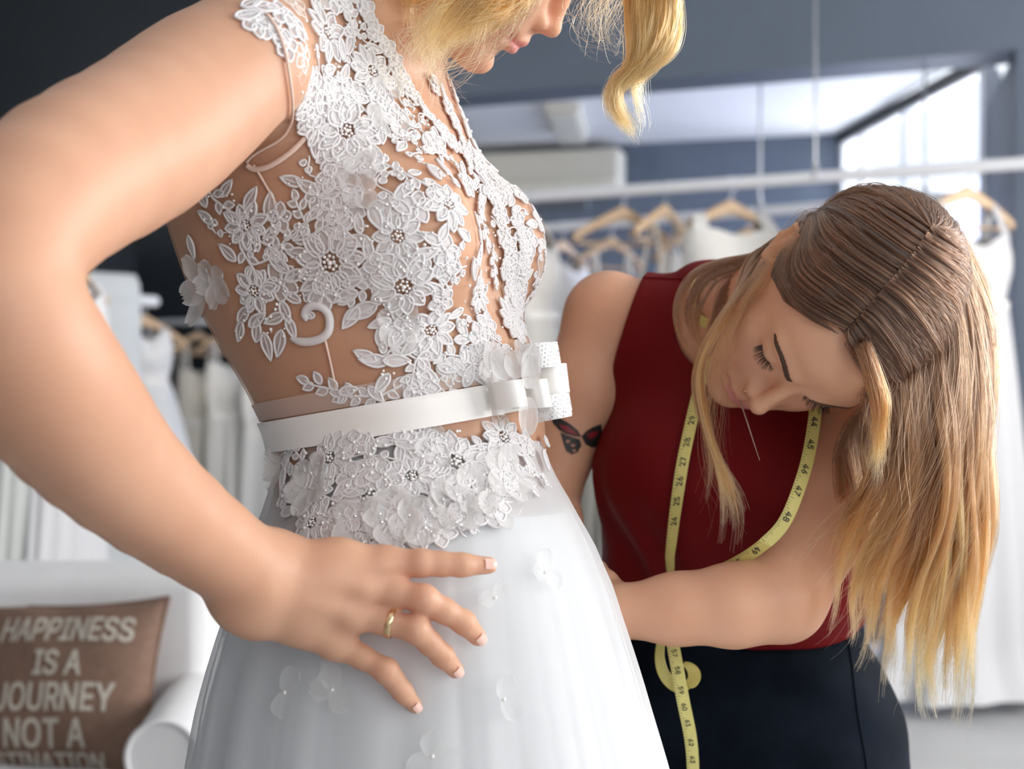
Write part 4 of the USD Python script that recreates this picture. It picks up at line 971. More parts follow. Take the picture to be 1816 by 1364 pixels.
trousers = obj('trousers', trm, M_trouser, seam_p, True, label='dark navy trousers')
# side pocket edge and hip seam
for pts in ([(1498, 1098), (1512, 1150), (1520, 1210), (1528, 1270), (1540, 1340), (1544, 1380)], [(1440, 1120), (1470, 1116), (1500, 1104)]):
    px = spline(np.array(pts, float), 24); c, hit = TRB.ray(px[:, 0] - 6, px[:, 1], 1.2, 2.0)
    if hit.sum() > 3: obj('seam', tube(c[hit] + TRB.grad(c[hit]) * .0005, .0012, 6), M_trouser, trousers, True)
M_shoe = plain('black_leather', (.02, .02, .022), .4)
for hp, kn, an_ in legs:
    sh = Body(); sh.chain([an_ + [0, .03, -.038], an_ + [-.04, -.09, -.048], an_ + [-.07, -.165, -.054]], [.045, .040, .030], .03)
    sh.add(lambda p: .004 - p[:, 2], an_, .5, .004, 0); sh.add(lambda p: p[:, 2] - .075, an_, .5, .004, 0)
    obj('shoe', surface(sh, an_ - [.2, .3, .1], an_ + [.15, .15, .08], .006), M_shoe, seam_p, True)

# ---- face details: brows, lashes, nose ring
M_lash = mat('dark_lash', {'p': ('principled_bsdf', {'base_color': (.018, .011, .009), 'roughness': .5})})
M_brow = mat('brown_brow', {'p': ('principled_bsdf', {'base_color': (.080, .038, .022), 'roughness': .55})})
def lid_point(e, t, lift=0.0):
    yy = -.0060 - .0030 * math.sin(t) + .0015 * math.cos(t)
    return np.array([e * (.0320 + .0140 * math.cos(t)), yy, .0638 + .0157 * math.sqrt(max(.05, 1 - (.86 * math.cos(t)) ** 2 - ((-.006 + .0015 - .003 * math.sin(t)) / .0142) ** 2)) + lift])
def face_hair(B, hwf, parent, brows=True):
    for e in (-1, 1):
        st_, wd = [], []
        ts = np.linspace(.18, math.pi - .35, 60) + rng.normal(0, .02, 60)
        roots = B.snap(np.array([hwf(*lid_point(e, t)) for t in ts]), .0002)
        for t2, r0 in zip(ts, roots):
            l = (.0105 if t2 < 1.7 else .0105 - .0045 * (t2 - 1.7)) * rng.uniform(.75, 1.1)
            o = unit(np.array([e * (math.cos(t2) * .62 + .10), -.50 + rng.normal(0, .08), .78]))
            ctl = [r0, r0 + (hwf(*(o * l * .5)) - hwf(0, 0, 0)), r0 + (hwf(*(o * l + [0, .0022, .0])) - hwf(0, 0, 0))]
            st_.append(spline(ctl, 6)); wd.append(np.linspace(.00062, .00018, 6))
        st_.append(B.snap(np.array([hwf(*lid_point(e, t)) for t in np.linspace(.12, math.pi - .2, 24)]), .0002)); wd.append(np.full(24, .0014))
        curves('eyelashes', st_, wd, M_lash, parent)
    for e in (-1, 1):
        raw = []
        for i in range(420):
            u = rng.random(); w = (.0028 * (1 - u) ** .7 + .0010) * rng.uniform(-1, 1)
            x = .0140 + .0355 * u; y = .0130 + .0085 * math.sin(min(u, 1) * 2.2) - .001 * u + w; z = .088 - .010 * u - .012 * u * u
            a = np.array([e * x, y, z]); dirx = unit(np.array([e * (.75 + .25 * u), .55 * (1 - u) - .35 * u - w * 90, -.2])); l = .0062 * (1 - .35 * u)
            raw += [hwf(*(a + dirx * l * k)) for k in (0, .35, .7, 1)]
        pts = B.snap(np.array(raw), np.tile([.0002, .0005, .0006, .0003], 420)).reshape(420, 4, 3)
        curves('eyebrow', list(pts), [[.00048, .00048, .00038, .00014]] * 420, M_brow, parent)
HD = Body(); head_prims(HD, s_M)
face_hair(HD, hw, seam_p)
an = np.linspace(0, 2 * np.pi, 30)[:-5]; nr = HD.snap(hw(-.0135, -.0475, .0905)[None], .0)[0]
obj('nose_ring', tube(nr + np.stack([hw(0, .0050 * math.sin(a), .0050 * math.cos(a)) - hw(0, 0, 0) for a in an]), .0008, 8), M_gold, seam_p, True, label='thin gold nose ring')

# ---- tattoo on the upper arm
M_ink = plain('tattoo_black', (.018, .015, .016), .5); M_inkr = plain('tattoo_red', (.20, .012, .018), .5)
def on_skin(poly, B, off, m, parent, nm, d0=1.2, d1=1.8, step=3.0):
    pg = Polygon(poly).buffer(0); x0, y0, x1, y1 = pg.bounds; pts = []
    ring = np.array(pg.exterior.segmentize(step).coords)[:-1]; pts = [*ring]
    for x in np.arange(x0, x1, step):
        for y in np.arange(y0, y1, step):
            if pg.buffer(-step * .4).contains(Point(x, y)): pts.append((x, y))
    pts = np.array(pts); from scipy.spatial import Delaunay
    tri = Delaunay(pts).simplices; ok = [pg.buffer(.3).contains(Point(pts[t].mean(0))) for t in tri]; tri = tri[np.array(ok)]
    c, hit = B.ray(pts[:, 0], pts[:, 1], d0, d1); c = c + B.grad(c) * off
    tri = tri[hit[tri].all(1)]
    if len(tri): return obj(nm, T(c, tri), m, parent, True)
tt_ = on_skin([(974, 737), (984, 738), (996, 743), (1010, 751), (1024, 763), (1031, 775), (1020, 774), (1004, 770), (992, 763), (982, 752)], SB, .0005, M_ink, seam_p, 'tattoo')
tag(tt_, 'butterfly tattoo in black and red on the upper arm')
on_skin([(992, 753), (1004, 755), (1016, 762), (1025, 771), (1010, 769), (998, 762)], SB, .0008, M_inkr, tt_, 'tattoo_patch')
on_skin([(994, 767), (1010, 774), (1028, 779), (1031, 790), (1024, 802), (1014, 806), (1004, 800), (999, 786)], SB, .0005, M_ink, tt_, 'tattoo_patch')
for c in ((1007, 783), (1016, 790), (1018, 799)):
    on_skin([(c[0] + 4 * math.cos(a), c[1] + 3 * math.sin(a)) for a in np.linspace(0, 6.28, 9)[:-1]], SB, .0008, M_skinp if 'M_skinp' in globals() else globals().setdefault('M_skinp', plain('skin_patch', (.36, .17, .11), .5)), tt_, 'tattoo_patch', step=2.0)
on_skin([(1031, 774), (1040, 764), (1052, 757), (1066, 752), (1068, 772), (1064, 790), (1050, 794), (1038, 788)], SB, .0005, M_ink, tt_, 'tattoo_patch')
on_skin([(1040, 770), (1052, 765), (1062, 766), (1054, 776), (1044, 778)], SB, .0008, M_inkr, tt_, 'tattoo_patch')

# ---- hair
def hair_mat(name, rough=.30):
    return mat(name, {'a': ('attribute', {'attribute': 'tint'}), 'p': ('principled_hair_bsdf', {'model': 'Chiang', 'parametrization': 'Direct coloring', 'roughness': rough, 'radial_roughness': .45, 'offset': .035})},
        [('a.color', 'p.color')], 'p.BSDF')
M_hair = hair_mat('hair_fibre')
class Hair:
    def __init__(self, ramp, body=None): self.s, self.w, self.c, self.ramp, self.body = [], [], [], ramp, body
    def grow(self, guides, n, spread, wid=.00050, clumps=60, wob=.004, frizz=.0012, lift=.004, seed=0, tip=.35, shift=0.0, ends=(.78, 1.0), pinch=.86):
        """strands between neighbouring guides (each a list of points), clumped towards their ends"""
        r = np.random.default_rng(seed); G = np.array([spline(g, 40) for g in guides]); K = len(G); t = np.linspace(0, 1, 40); out = []
        if self.body is not None:                                                 # guides follow the scalp
            flat = G.reshape(-1, 3); d = self.body(flat); bad = d < lift
            if bad.any(): flat[bad] += self.body.grad(flat[bad]) * (lift - d[bad])[:, None]
            G = flat.reshape(G.shape)
        cl = r.random(clumps) * (K - 1); co = r.normal(0, 1, (clumps, 3)) * spread; cph = r.uniform(0, 6.28, (clumps, 3)); cfr = r.uniform(1.2, 3.2, clumps); clen = r.uniform(*ends, clumps); cb = r.uniform(.62, 1.35, clumps); cs = r.normal(0, .07, clumps); sn_ = r.uniform(.40, 1.65, 90); sh_ = r.uniform(-1, 1, 90); sx_ = np.linspace(0, K - 1, 90)
        mixc = np.clip(t * 1.5, 0, pinch) ** 1.2; pos = np.array([x[0] for x in self.ramp]); cols = np.array([x[1] for x in self.ramp])
        for i in range(n):
            u0 = r.random() * (K - 1); k = int(np.argmin(np.abs(cl - u0) + r.random(clumps) * .12 * (K - 1)))
            uu = u0 * (1 - mixc) + cl[k] * mixc; a = np.clip(np.floor(uu).astype(int), 0, K - 2); f = (uu - a)[:, None]
            base = G[a, np.arange(40)] * (1 - f) + G[a + 1, np.arange(40)] * f; own = r.normal(0, 1, 3) * spread
            o = (own * (1 - mixc)[:, None] * .8 + (co[k] + own * tip) * mixc[:, None]) * np.clip(t * 2.2, .06, 1)[:, None]
            s = base + o + wob * np.sin(2 * np.pi * cfr[k] * t[:, None] + cph[k]) * t[:, None] ** .7 + frizz * np.cumsum(r.normal(0, 1, (40, 3)), 0) / 6 * t[:, None]
            s = s + (np.interp(u0, sx_, sh_) * lift * .5 * np.clip(1 - t, 0, 1))[:, None] * np.array([-.1, -1.0, .25])
            m = max(6, int(40 * clen[k] * r.uniform(.82, 1.0))); out.append(s[:m]); x = np.linspace(0, 1, m)
            self.w.append(wid * np.interp(x, [0, .1, .75, 1], [.8, 1, .9, .25]) * r.uniform(.6, 1.3))
            tt = np.clip(t[:m] + cs[k] + shift + r.normal(0, .05), 0, 1); fa = np.clip(t[:m] * 1.6, 0, 1); b = (np.clip(np.interp(u0, sx_, sn_) * r.uniform(.8, 1.25), .3, 1.8) * (1 - fa) + np.clip(cb[k] * r.uniform(.75, 1.3), .4, 1.7) * fa)[:, None]
            self.c.append(np.stack([np.interp(tt, pos, cols[:, j]) for j in range(3)], 1) * b)
        if self.body is not None:
            allp = np.concatenate(out); d = self.body(allp); bad = d < lift * .8
            if bad.any(): allp[bad] += self.body.grad(allp[bad]) * (lift * r.uniform(.8, 1.6, bad.sum()) - d[bad])[:, None]
            out = np.split(allp, np.cumsum([len(s) for s in out])[:-1])
        self.s += out
    def build(self, parent, name='hair_strands'):
        p = curves(name, self.s, self.w, M_hair, parent, kind='stuff')
        UsdGeom.PrimvarsAPI(p).CreatePrimvar('tint', Sdf.ValueTypeNames.Color3fArray, 'vertex').Set(Vt.Vec3fArray.FromNumpy(np.clip(np.concatenate(self.c), 0, .95).astype(np.float32)))
        return p
HDN = Body(); head_prims(HDN, s_M, ears=False)
on = lambda *pts: [HDN.snap(hw(*p)[None], .006)[0] for p in pts]
HS = Hair([(0, (.062, .029, .016)), (.40, (.088, .040, .020)), (.54, (.17, .067, .024)), (.72, (.37, .140, .038)), (1, (.62, .325, .125))], HDN)
# her left side and crown, falling to the right of the picture
L_ = [on((-.034, .088, .058), (-.005, .084, .064), (.028, .074, .062)) + [P(1547, 690, 1.225), P(1549, 740, 1.222), P(1552, 800, 1.23), P(1530, 880, 1.245), P(1492, 960, 1.26), P(1470, 1040, 1.265), P(1440, 1120, 1.265)],
      on((-.034, .096, .040), (0, .099, .044), (.035, .088, .046)) + [P(1604, 660, 1.225), P(1606, 740, 1.228), P(1608, 830, 1.24), P(1590, 920, 1.25), P(1555, 1010, 1.26), P(1540, 1090, 1.265), P(1505, 1180, 1.265)],
      on((-.032, .102, .015), (0, .106, .018), (.038, .094, .020)) + [P(1652, 640, 1.232), P(1652, 730, 1.235), P(1650, 830, 1.245), P(1640, 940, 1.255), P(1610, 1040, 1.265), P(1590, 1140, 1.27), P(1560, 1250, 1.275)],
      on((-.028, .106, -.010), (.004, .110, -.008), (.040, .096, -.010)) + [P(1694, 620, 1.242), P(1696, 720, 1.246), P(1690, 830, 1.255), P(1685, 950, 1.265), P(1660, 1060, 1.275), P(1640, 1180, 1.28), P(1660, 1330, 1.285)],
      on((-.024, .106, -.035), (.008, .108, -.036), (.040, .092, -.042)) + [P(1728, 590, 1.258), P(1732, 700, 1.262), P(1718, 820, 1.27), P(1718, 950, 1.28), P(1705, 1080, 1.285), P(1690, 1210, 1.29), P(1690, 1345, 1.29)],
      on((-.020, .103, -.058), (.010, .102, -.064), (.036, .086, -.074)) + [P(1750, 560, 1.28), P(1756, 670, 1.282), P(1742, 800, 1.29), P(1738, 950, 1.295), P(1725, 1090, 1.30), P(1715, 1220, 1.30), P(1690, 1330, 1.30)]]
HS.grow(L_, 6000, .0056, clumps=80, seed=1, lift=.0060, wob=.0055, pinch=.93, tip=.24)
# back of the head on that side, hanging behind the face
BK = [on((.030, .070, .066), (.058, .030, .045)) + [P(1505, 760, 1.30), P(1500, 850, 1.31), P(1520, 960, 1.31), P(1545, 1080, 1.30)],
      on((.070, .020, .000)) + [P(1575, 760, 1.36), P(1580, 880, 1.35), P(1590, 1000, 1.33), P(1570, 1130, 1.31)],
      on((.065, .020, -.050)) + [P(1650, 740, 1.36), P(1660, 880, 1.35), P(1655, 1020, 1.33), P(1650, 1200, 1.32)],
      on((.040, .020, -.090)) + [P(1715, 660, 1.36), P(1720, 850, 1.35), P(1715, 1020, 1.34), P(1700, 1240, 1.33)]]
HS.grow(BK, 2600, .007, clumps=50, seed=2, lift=.004, wob=.004)
# her right side: swept from the parting back, tucked behind the ear
tail_ = [P(1350, 447, 1.335), P(1320, 508, 1.300), P(1281, 572, 1.266), P(1243, 650, 1.262), P(1247, 725, 1.272), P(1268, 800, 1.286)]
R_ = [on((-.036, .088, .058), (-.054, .060, .051), (-.066, .034, .034), (-.0735, .024, .004), (-.0765, .026, -.026), (-.0740, .000, -.052)) + tail_ + [P(1290, 880, 1.30), P(1278, 1030, 1.30)],
      on((-.034, .098, .036), (-.056, .078, .026), (-.070, .048, .004), (-.0755, .032, -.028), (-.0745, .010, -.052), (-.070, -.014, -.060)) + [p + [.001, .004, 0] for p in tail_] + [P(1310, 880, 1.30), P(1300, 990, 1.30)],
      on((-.030, .104, .008), (-.056, .086, .002), (-.072, .054, -.018), (-.075, .030, -.045), (-.072, .004, -.060), (-.067, -.022, -.064)) + [p + [-.001, .006, 0] for p in tail_] + [P(1272, 880, 1.30), P(1258, 1000, 1.31)],
      on((-.026, .106, -.025), (-.052, .088, -.034), (-.068, .056, -.050), (-.073, .024, -.062), (-.071, -.004, -.066), (-.066, -.028, -.062)) + [p + [.0015, .012, 0] for p in tail_] + [P(1320, 880, 1.30), P(1318, 960, 1.30)],
      on((-.020, .104, -.056), (-.044, .088, -.064), (-.060, .056, -.078), (-.064, .022, -.085), (-.060, -.012, -.084), (-.054, -.034, -.076)) + [p + [-.002, .02, 0] for p in tail_] + [P(1256, 860, 1.32), P(1238, 950, 1.32)]]
HS.grow(R_, 3800, .0010, clumps=80, seed=3, lift=.0048, wob=.0014, frizz=.0012, shift=.02, pinch=.75, wid=.00058)
CR = [R_[4][:5] + [P(1352, 460, 1.40), P(1330, 520, 1.42), P(1320, 600, 1.42)],
      on((-.020, .104, -.056), (-.034, .096, -.074), (-.044, .062, -.096), (-.044, .015, -.100)) + [P(1400, 480, 1.42), P(1370, 560, 1.43), P(1360, 640, 1.42)],
      on((-.018, .104, -.058), (-.012, .098, -.084), (-.012, .062, -.110), (-.010, .015, -.116)) + [P(1560, 520, 1.44), P(1580, 640, 1.44), P(1590, 800, 1.42)],
      on((-.018, .104, -.060), (.006, .099, -.082), (.020, .066, -.104)) + [P(1712, 470, 1.34), P(1722, 580, 1.36), P(1715, 720, 1.37), P(1690, 900, 1.36)],
      on((-.018, .104, -.060), (.012, .101, -.074), (.030, .078, -.092)) + [P(1740, 520, 1.31), P(1752, 640, 1.32), P(1742, 780, 1.33), P(1730, 980, 1.33)]]
HS.grow(CR, 2600, .0045, clumps=50, seed=11, lift=.0055, wob=.003)
BA = [on((-.036, .083, .062), (-.056, .058, .050), (-.068, .034, .030), (-.0755, .026, -.010)), on((-.050, .062, .056), (-.064, .042, .038), (-.0725, .028, .012), (-.0765, .026, -.020)), on((-.062, .036, .043), (-.070, .026, .025), (-.0745, .022, .002), (-.077, .022, -.026)),
      on((-.069, .018, .027), (-.0735, .014, .010), (-.0755, .014, -.006), (-.077, .016, -.030)), on((-.0725, .000, .014), (-.075, .002, .004), (-.0765, .006, -.010), (-.078, .010, -.028))]
HS.grow(BA, 1100, .0024, clumps=60, seed=12, lift=.0022, wob=.0012, frizz=.0016, pinch=.3, wid=.00040, ends=(.6, 1.0), shift=-.4)
LH = [on((-.028, .083, .064), (.005, .078, .068), (.030, .066, .064)) + [P(1543, 690, 1.222), P(1544, 740, 1.222)], on((.012, .077, .070), (.034, .061, .064)) + [P(1540, 700, 1.226), P(1540, 760, 1.226)], on((.036, .062, .063), (.052, .040, .054)) + [P(1546, 735, 1.24), P(1540, 790, 1.24)]]
HS.grow(LH, 800, .0024, clumps=40, seed=13, lift=.0025, wob=.0015, frizz=.0014, pinch=.4, wid=.00042, ends=(.6, 1.0), shift=-.3)
FRL = [on((-.034, .088, .058), (-.008, .086, .064)) + [P(1524, 612, 1.188), P(1548, 690, 1.182), P(1553, 760, 1.188), P(1542, 805, 1.198), P(1522, 835, 1.205)], on((-.034, .092, .050), (-.002, .091, .056)) + [P(1540, 612, 1.188), P(1562, 700, 1.182), P(1566, 770, 1.188), P(1554, 850, 1.198), P(1530, 910, 1.205)]]
HS.grow(FRL, 420, .0042, clumps=22, seed=14, lift=.005, wob=.0025, shift=.06)
# loose loops behind the neck and fly-aways
LP = [[hw(-.060, -.020, -.075), P(1300, 455, 1.39), P(1225, 480, 1.39), P(1200, 545, 1.385), P(1212, 605, 1.38), P(1250, 640, 1.34)],
      [hw(-.050, -.025, -.085), P(1310, 468, 1.39), P(1245, 490, 1.39), P(1216, 545, 1.385), P(1228, 600, 1.38), P(1258, 640, 1.34)],
      [hw(-.040, -.030, -.090), P(1325, 478, 1.40), P(1275, 500, 1.40), P(1250, 545, 1.395), P(1250, 600, 1.38), P(1265, 640, 1.34)],
      [hw(-.050, -.040, -.070), P(1330, 490, 1.40), P(1305, 520, 1.39), P(1285, 560, 1.38), P(1272, 610, 1.36), P(1268, 650, 1.33)]]
HS.grow(LP, 330, .0030, clumps=18, seed=4, wob=.002, shift=-.25)
FL = [on((-.020, .103, -.058), (.012, .100, -.070), (.034, .084, -.084)) + [P(1752, 560, 1.30), P(1770, 640, 1.30), P(1758, 730, 1.30), P(1728, 800, 1.30)], on((-.018, .102, -.062), (.012, .098, -.076), (.03, .08, -.09)) + [P(1740, 540, 1.31), P(1760, 640, 1.31), P(1750, 740, 1.31), P(1735, 850, 1.31)]]
HS.grow(FL, 260, .0040, clumps=12, seed=5, wob=.003, shift=.15)
ST_ = [L_[0][:3] + [P(1552, 760, 1.20), P(1530, 870, 1.22), P(1440, 960, 1.25), P(1420, 1060, 1.26)], L_[3][:3] + [P(1660, 800, 1.23), P(1560, 980, 1.24), P(1500, 1090, 1.25), P(1415, 1150, 1.26)], L_[5][:3] + [P(1742, 700, 1.27), P(1720, 950, 1.27), P(1640, 1200, 1.28), P(1600, 1360, 1.28)]]
HS.grow(ST_, 200, .010, clumps=60, seed=6, wob=.008, frizz=.003, wid=.00030, shift=.05)
WS = [R_[0][:6] + [P(1300, 560, 1.28), P(1255, 700, 1.30), P(1225, 860, 1.32), P(1160, 960, 1.33)], R_[3][:6] + [P(1300, 560, 1.28), P(1275, 800, 1.29), P(1320, 920, 1.30), P(1340, 990, 1.30)]]
HS.grow(WS, 100, .006, clumps=30, seed=8, wob=.006, frizz=.003, wid=.00030, shift=.1)
# scalp under the strands
cap_b = Body()
cap_b.add(lambda p: HD(p) - .0022, s_M[:3, 3], .17, .003)
hair_line = pchip([-.13, -.085, -.045, -.012, .012, .045, .066, .10], [-.045, -.035, .004, .026, .032, .064, .087, .092])
def hair_zone(p):
    q = (p - s_M[:3, 3]) @ s_M[:3, :3]
    return (hair_line(q[:, 2]) - q[:, 1]) * .5
cap_b.add(hair_zone, s_M[:3, 3], .2, .003, 0)
M_scalp = mat('hair_roots', {'tc': ('texture_coordinate', {}), 'n': ('noise_texture', {'scale': 60.0, 'detail': 3.0}), 'r': ('rgb_ramp', {'ramp': [(.3, (.085, .046, .027)), (.7, (.15, .085, .05))]}), 'p': ('principled_bsdf', {'roughness': .45})}, [('tc.object', 'n.vector'), ('n.fac', 'r.fac'), ('r.color', 'p.base_color')])
hs = obj('hair', surface(cap_b, s_M[:3, 3] - .15, s_M[:3, 3] + .15, .003), M_scalp, seam_p, True, label='long hair, brown at the roots and golden blonde at the ends')
HS.build(hs)

# ---- measuring tape round her neck
M_tape = plain('yellow_tape', (.66, .60, .20), .45, .03, 30.0)
M_print = plain('black_print', (.025, .022, .02), .6)
tape = thing('measuring_tape', 'yellow measuring tape with black inch numbers hanging round the neck of the woman in red', 'measuring tape')
TB = Body(); TB.prims = list(BL.prims)
def chest(px, fallback, off):
    px = np.array(px, float); c, hit = BL.ray(px[:, 0], px[:, 1], 1.1, 1.8, off)
    fb = np.array([P(x, y, d) for (x, y), d in zip(px, fallback)])
    return np.where(hit[:, None], c, fb), hit
lpx = [(1262, 610), (1252, 650), (1240, 690), (1229, 735), (1219, 780), (1210, 825), (1203, 870), (1196, 920), (1190, 970), (1185, 1010), (1181, 1040)]
lc, _ = chest(lpx, [1.44] * 11, .010); lp = spline(lc, 90); lp[:, 1] = np.minimum(lp[:, 1], np.interp(np.arange(90), [0, 89], [1.50, 1.42]))
kk = np.convolve(np.pad(lp[:, 1], 12, 'edge'), np.ones(25) / 25, 'valid'); lp = np.array([P(*project(p), d) for p, d in zip(lp, kk)])
la = np.array([unit(np.array([math.cos(a), -math.sin(a), 0.12])) for a in np.interp(np.linspace(0, 1, 90), [0, .55, .8, 1], [.15, .25, .75, 1.25])])
under = [P(1181, 1040, 1.40), P(1178, 1090, 1.40), P(1172, 1140, 1.40), P(1170, 1165, 1.40), P(1176, 1192, 1.398), P(1192, 1212, 1.392), P(1214, 1219, 1.386), P(1229, 1208, 1.39), P(1231, 1194, 1.40), P(1224, 1182, 1.41), P(1212, 1177, 1.415)]
obj('tape_band', ribbon(lp, la, .0125), M_tape, tape, 40)
up_ = spline(under, 60); ua = np.array([unit(np.array([math.cos(a), -math.sin(a), .5 * math.sin(b)])) for a, b in zip(np.interp(np.linspace(0, 1, 60), [0, .35, .6, .8, 1], [1.2, .9, .3, -.5, -.9]), np.linspace(0, 3, 60))])
ua = unit(ua - (ua * unit(np.gradient(up_, axis=0))).sum(1)[:, None] * unit(np.gradient(up_, axis=0)))
obj('tape_band', ribbon(up_, ua, .0125), M_tape, tape, 40)
rpx = [(1447, 690), (1446, 730), (1440, 775), (1431, 820), (1419, 860), (1404, 900), (1385, 935), (1355, 965), (1320, 990), (1282, 1010), (1245, 1025)]
rc_, _ = chest(rpx, [1.36] * 11, .010); rp_ = spline(rc_, 90); kk = np.minimum(np.convolve(np.pad(rp_[:, 1], 12, 'edge'), np.ones(25) / 25, 'valid'), np.interp(np.arange(90), [0, 40, 60, 89], [1.33, 1.295, 1.29, 1.35]))
rp_ = np.array([P(*project(p), d) for p, d in zip(rp_, kk)])
tg = unit(np.gradient(rp_, axis=0)); ra_ = np.cross(tg, np.array([-.15, 1.0, .1])); ra_ = unit(ra_)
obj('tape_band', ribbon(rp_, ra_, .0125), M_tape, tape, 40)
dn = spline([P(1240, 1027, 1.365), P(1205, 1050, 1.385), P(1190, 1090, 1.39), P(1193, 1140, 1.385), P(1203, 1195, 1.38), P(1213, 1250, 1.38), P(1224, 1305, 1.385), P(1229, 1364, 1.39), P(1228, 1430, 1.40)], 90)
da = np.array([unit(np.array([math.cos(a), -math.sin(a), 0.1])) for a in np.interp(np.linspace(0, 1, 90), [0, .3, .6, .85, 1], [.3, .35, .15, .5, 1.2])]); td = unit(np.gradient(dn, axis=0)); da = unit(da - (da * td).sum(1)[:, None] * td)
obj('tape_band', ribbon(dn, da, .0125), M_tape, tape, 40)
NT = Body(); NT.prims = ST.prims + [SB.prims[len(ST.prims)]]
nk = spline([lp[0], P(1296, 565, 1.44), P(1312, 516, 1.53), s_nb - s_F * .07 - s_X * .01, s_nb - s_F * .05 + s_X * .06, P(1440, 600, 1.42), rp_[0]], 60)
nd = NT(nk[4:-4]); nk[4:-4] += NT.grad(nk[4:-4]) * (.0065 - nd)[:, None] * np.clip(np.minimum(np.arange(52), 51 - np.arange(52)) / 6, 0, 1)[:, None]
tn = unit(np.gradient(nk, axis=0)); na = unit(np.cross(NT.grad(nk), tn))
obj('tape_band', ribbon(nk, na, .0125), M_tape, tape, 40)
def print_on(path, across, text, i, flip, h=.0058, face=None):
    """lettering laid on the tape at sample i, reading along the band"""
    t = unit(np.gradient(path, axis=0))[i] * (1 if flip else -1); a = across[i]; n = np.cross(t, a); v = P(*project(path[i]), 1.0) - [0, 0, CAM_Z]
    if n @ v > 0: a = -a; n = -n
    m = meshkit.text_mesh(text, h, .0003, True); c = m.bounds.mean(0); q = m.vertices - [c[0], c[1], 0]
    return T(path[i] + q[:, :1] * t + q[:, 1:2] * a + (q[:, 2:] + .0003) * n, m.faces)
def ticks(path, across, i0, i1, side, step=1):
    out = []; t = unit(np.gradient(path, axis=0))
    for k, i in enumerate(np.arange(i0, i1, step)):
        a = across[int(i)] * side; n = np.cross(t[int(i)], a); v = path[int(i)] - [0, 0, CAM_Z]; n = -n if n @ v > 0 else n
        l = .0042 if k % 4 == 0 else .0026; c = path[int(i)] + n * .0004 + a * (.0060 - l / 2)
        b = trimesh.creation.box((.00035, l, .0002)); out.append(T(c + b.vertices[:, :1] * t[int(i)] + b.vertices[:, 1:2] * a + b.vertices[:, 2:] * n, b.faces))
    return out
def near_i(path, x, y): return int(np.argmin(((project(path) - [x, y]) ** 2).sum(1)))
for tx, x, y in (('30', 1236, 702), ('29', 1227, 743), ('28', 1217, 782), ('27', 1209, 820), ('26', 1205, 856), ('25', 1200, 890), ('24', 1195, 922)):
    obj('number', print_on(lp, la, tx, near_i(lp, x, y), False), M_print, tape)
for tx, x, y in (('44', 1442, 748), ('45', 1435, 788), ('46', 1424, 830), ('47', 1410, 868), ('48', 1390, 915), ('49', 1340, 978), ('50', 1308, 996), ('51', 1275, 1010)):
    obj('number', print_on(rp_, ra_, tx, near_i(rp_, x, y), True), M_print, tape)
for j, (x, y) in enumerate(((1197, 1160), (1203, 1190), (1209, 1225), (1214, 1255), (1219, 1285), (1224, 1315), (1227, 1345))):
    obj('number', print_on(dn, da, str(57 + j), near_i(dn, x, y), True, .0046), M_print, tape)
obj('ruler_ticks', cat(ticks(lp, la, 6, 86, -1) + ticks(rp_, ra_, 4, 86, -1) + ticks(dn, da, 30, 84, -1)), M_print, tape, kind='stuff')

# ---- the pin she holds between her lips
pin = thing('sewing_pin', 'long thin silver pin held between the lips of the bending woman', 'pin')
pa, pb_ = hw(-.004, -.0708, .092), P(1347, 816, 1.205)
obj('needle', tube(np.array([pa, pa * .5 + pb_ * .5, pb_]), [.0007, .0007, .0004], 8), M_metal, pin, True)
obj('pin_head', blob(pa, (.0012,) * 3, 2), M_pearl, pin, True)
# ------------------------------------------------------------------ the bride's hair
BH = Body(); head_prims(BH, b_M)
bon = lambda *pts: [BH.snap(b_head(*p)[None], .008)[0] for p in pts]
HB = Hair([(0, (.15, .044, .010)), (.35, (.29, .094, .022)), (.62, (.46, .188, .052)), (1, (.64, .34, .13))], BH)
side = [bon((-.030, .085, .058), (-.056, .060, .050), (-.070, .030, .032)) + [P(930, -10, 1.135), P(870, 35, 1.130), P(815, 70, 1.125), P(785, 105, 1.125), P(797, 142, 1.13)],
        bon((-.034, .098, .030), (-.062, .070, .016), (-.076, .030, .006)) + [P(870, -20, 1.130), P(820, 25, 1.125), P(775, 62, 1.122), P(757, 100, 1.125), P(785, 132, 1.13)],
        bon((-.030, .104, .000), (-.062, .078, -.016), (-.077, .030, -.024)) + [P(800, -25, 1.13), P(760, 12, 1.13), P(728, 50, 1.13), P(735, 90, 1.135), P(768, 118, 1.14)],
        bon((-.026, .106, -.025), (-.052, .084, -.050), (-.066, .030, -.068)) + [P(735, -30, 1.16), P(700, 0, 1.16), P(698, 35, 1.165), P(722, 66, 1.17), P(748, 92, 1.17)],
        bon((-.020, .104, -.050), (-.040, .080, -.080), (-.046, .030, -.098)) + [P(690, -70, 1.20), P(655, -35, 1.20), P(662, 5, 1.20), P(690, 30, 1.20), P(715, 55, 1.20)],
        bon((-.010, .104, -.060), (-.010, .080, -.092), (-.010, .030, -.110)) + [P(660, -110, 1.24), P(632, -60, 1.24), P(640, -18, 1.24), P(668, 10, 1.235), P(690, 30, 1.23)]]
HB.grow(side, 4600, .0065, clumps=60, seed=31, wob=.012, frizz=.003, lift=.004, pinch=.8, wid=.00055, ends=(.55, 1.0))
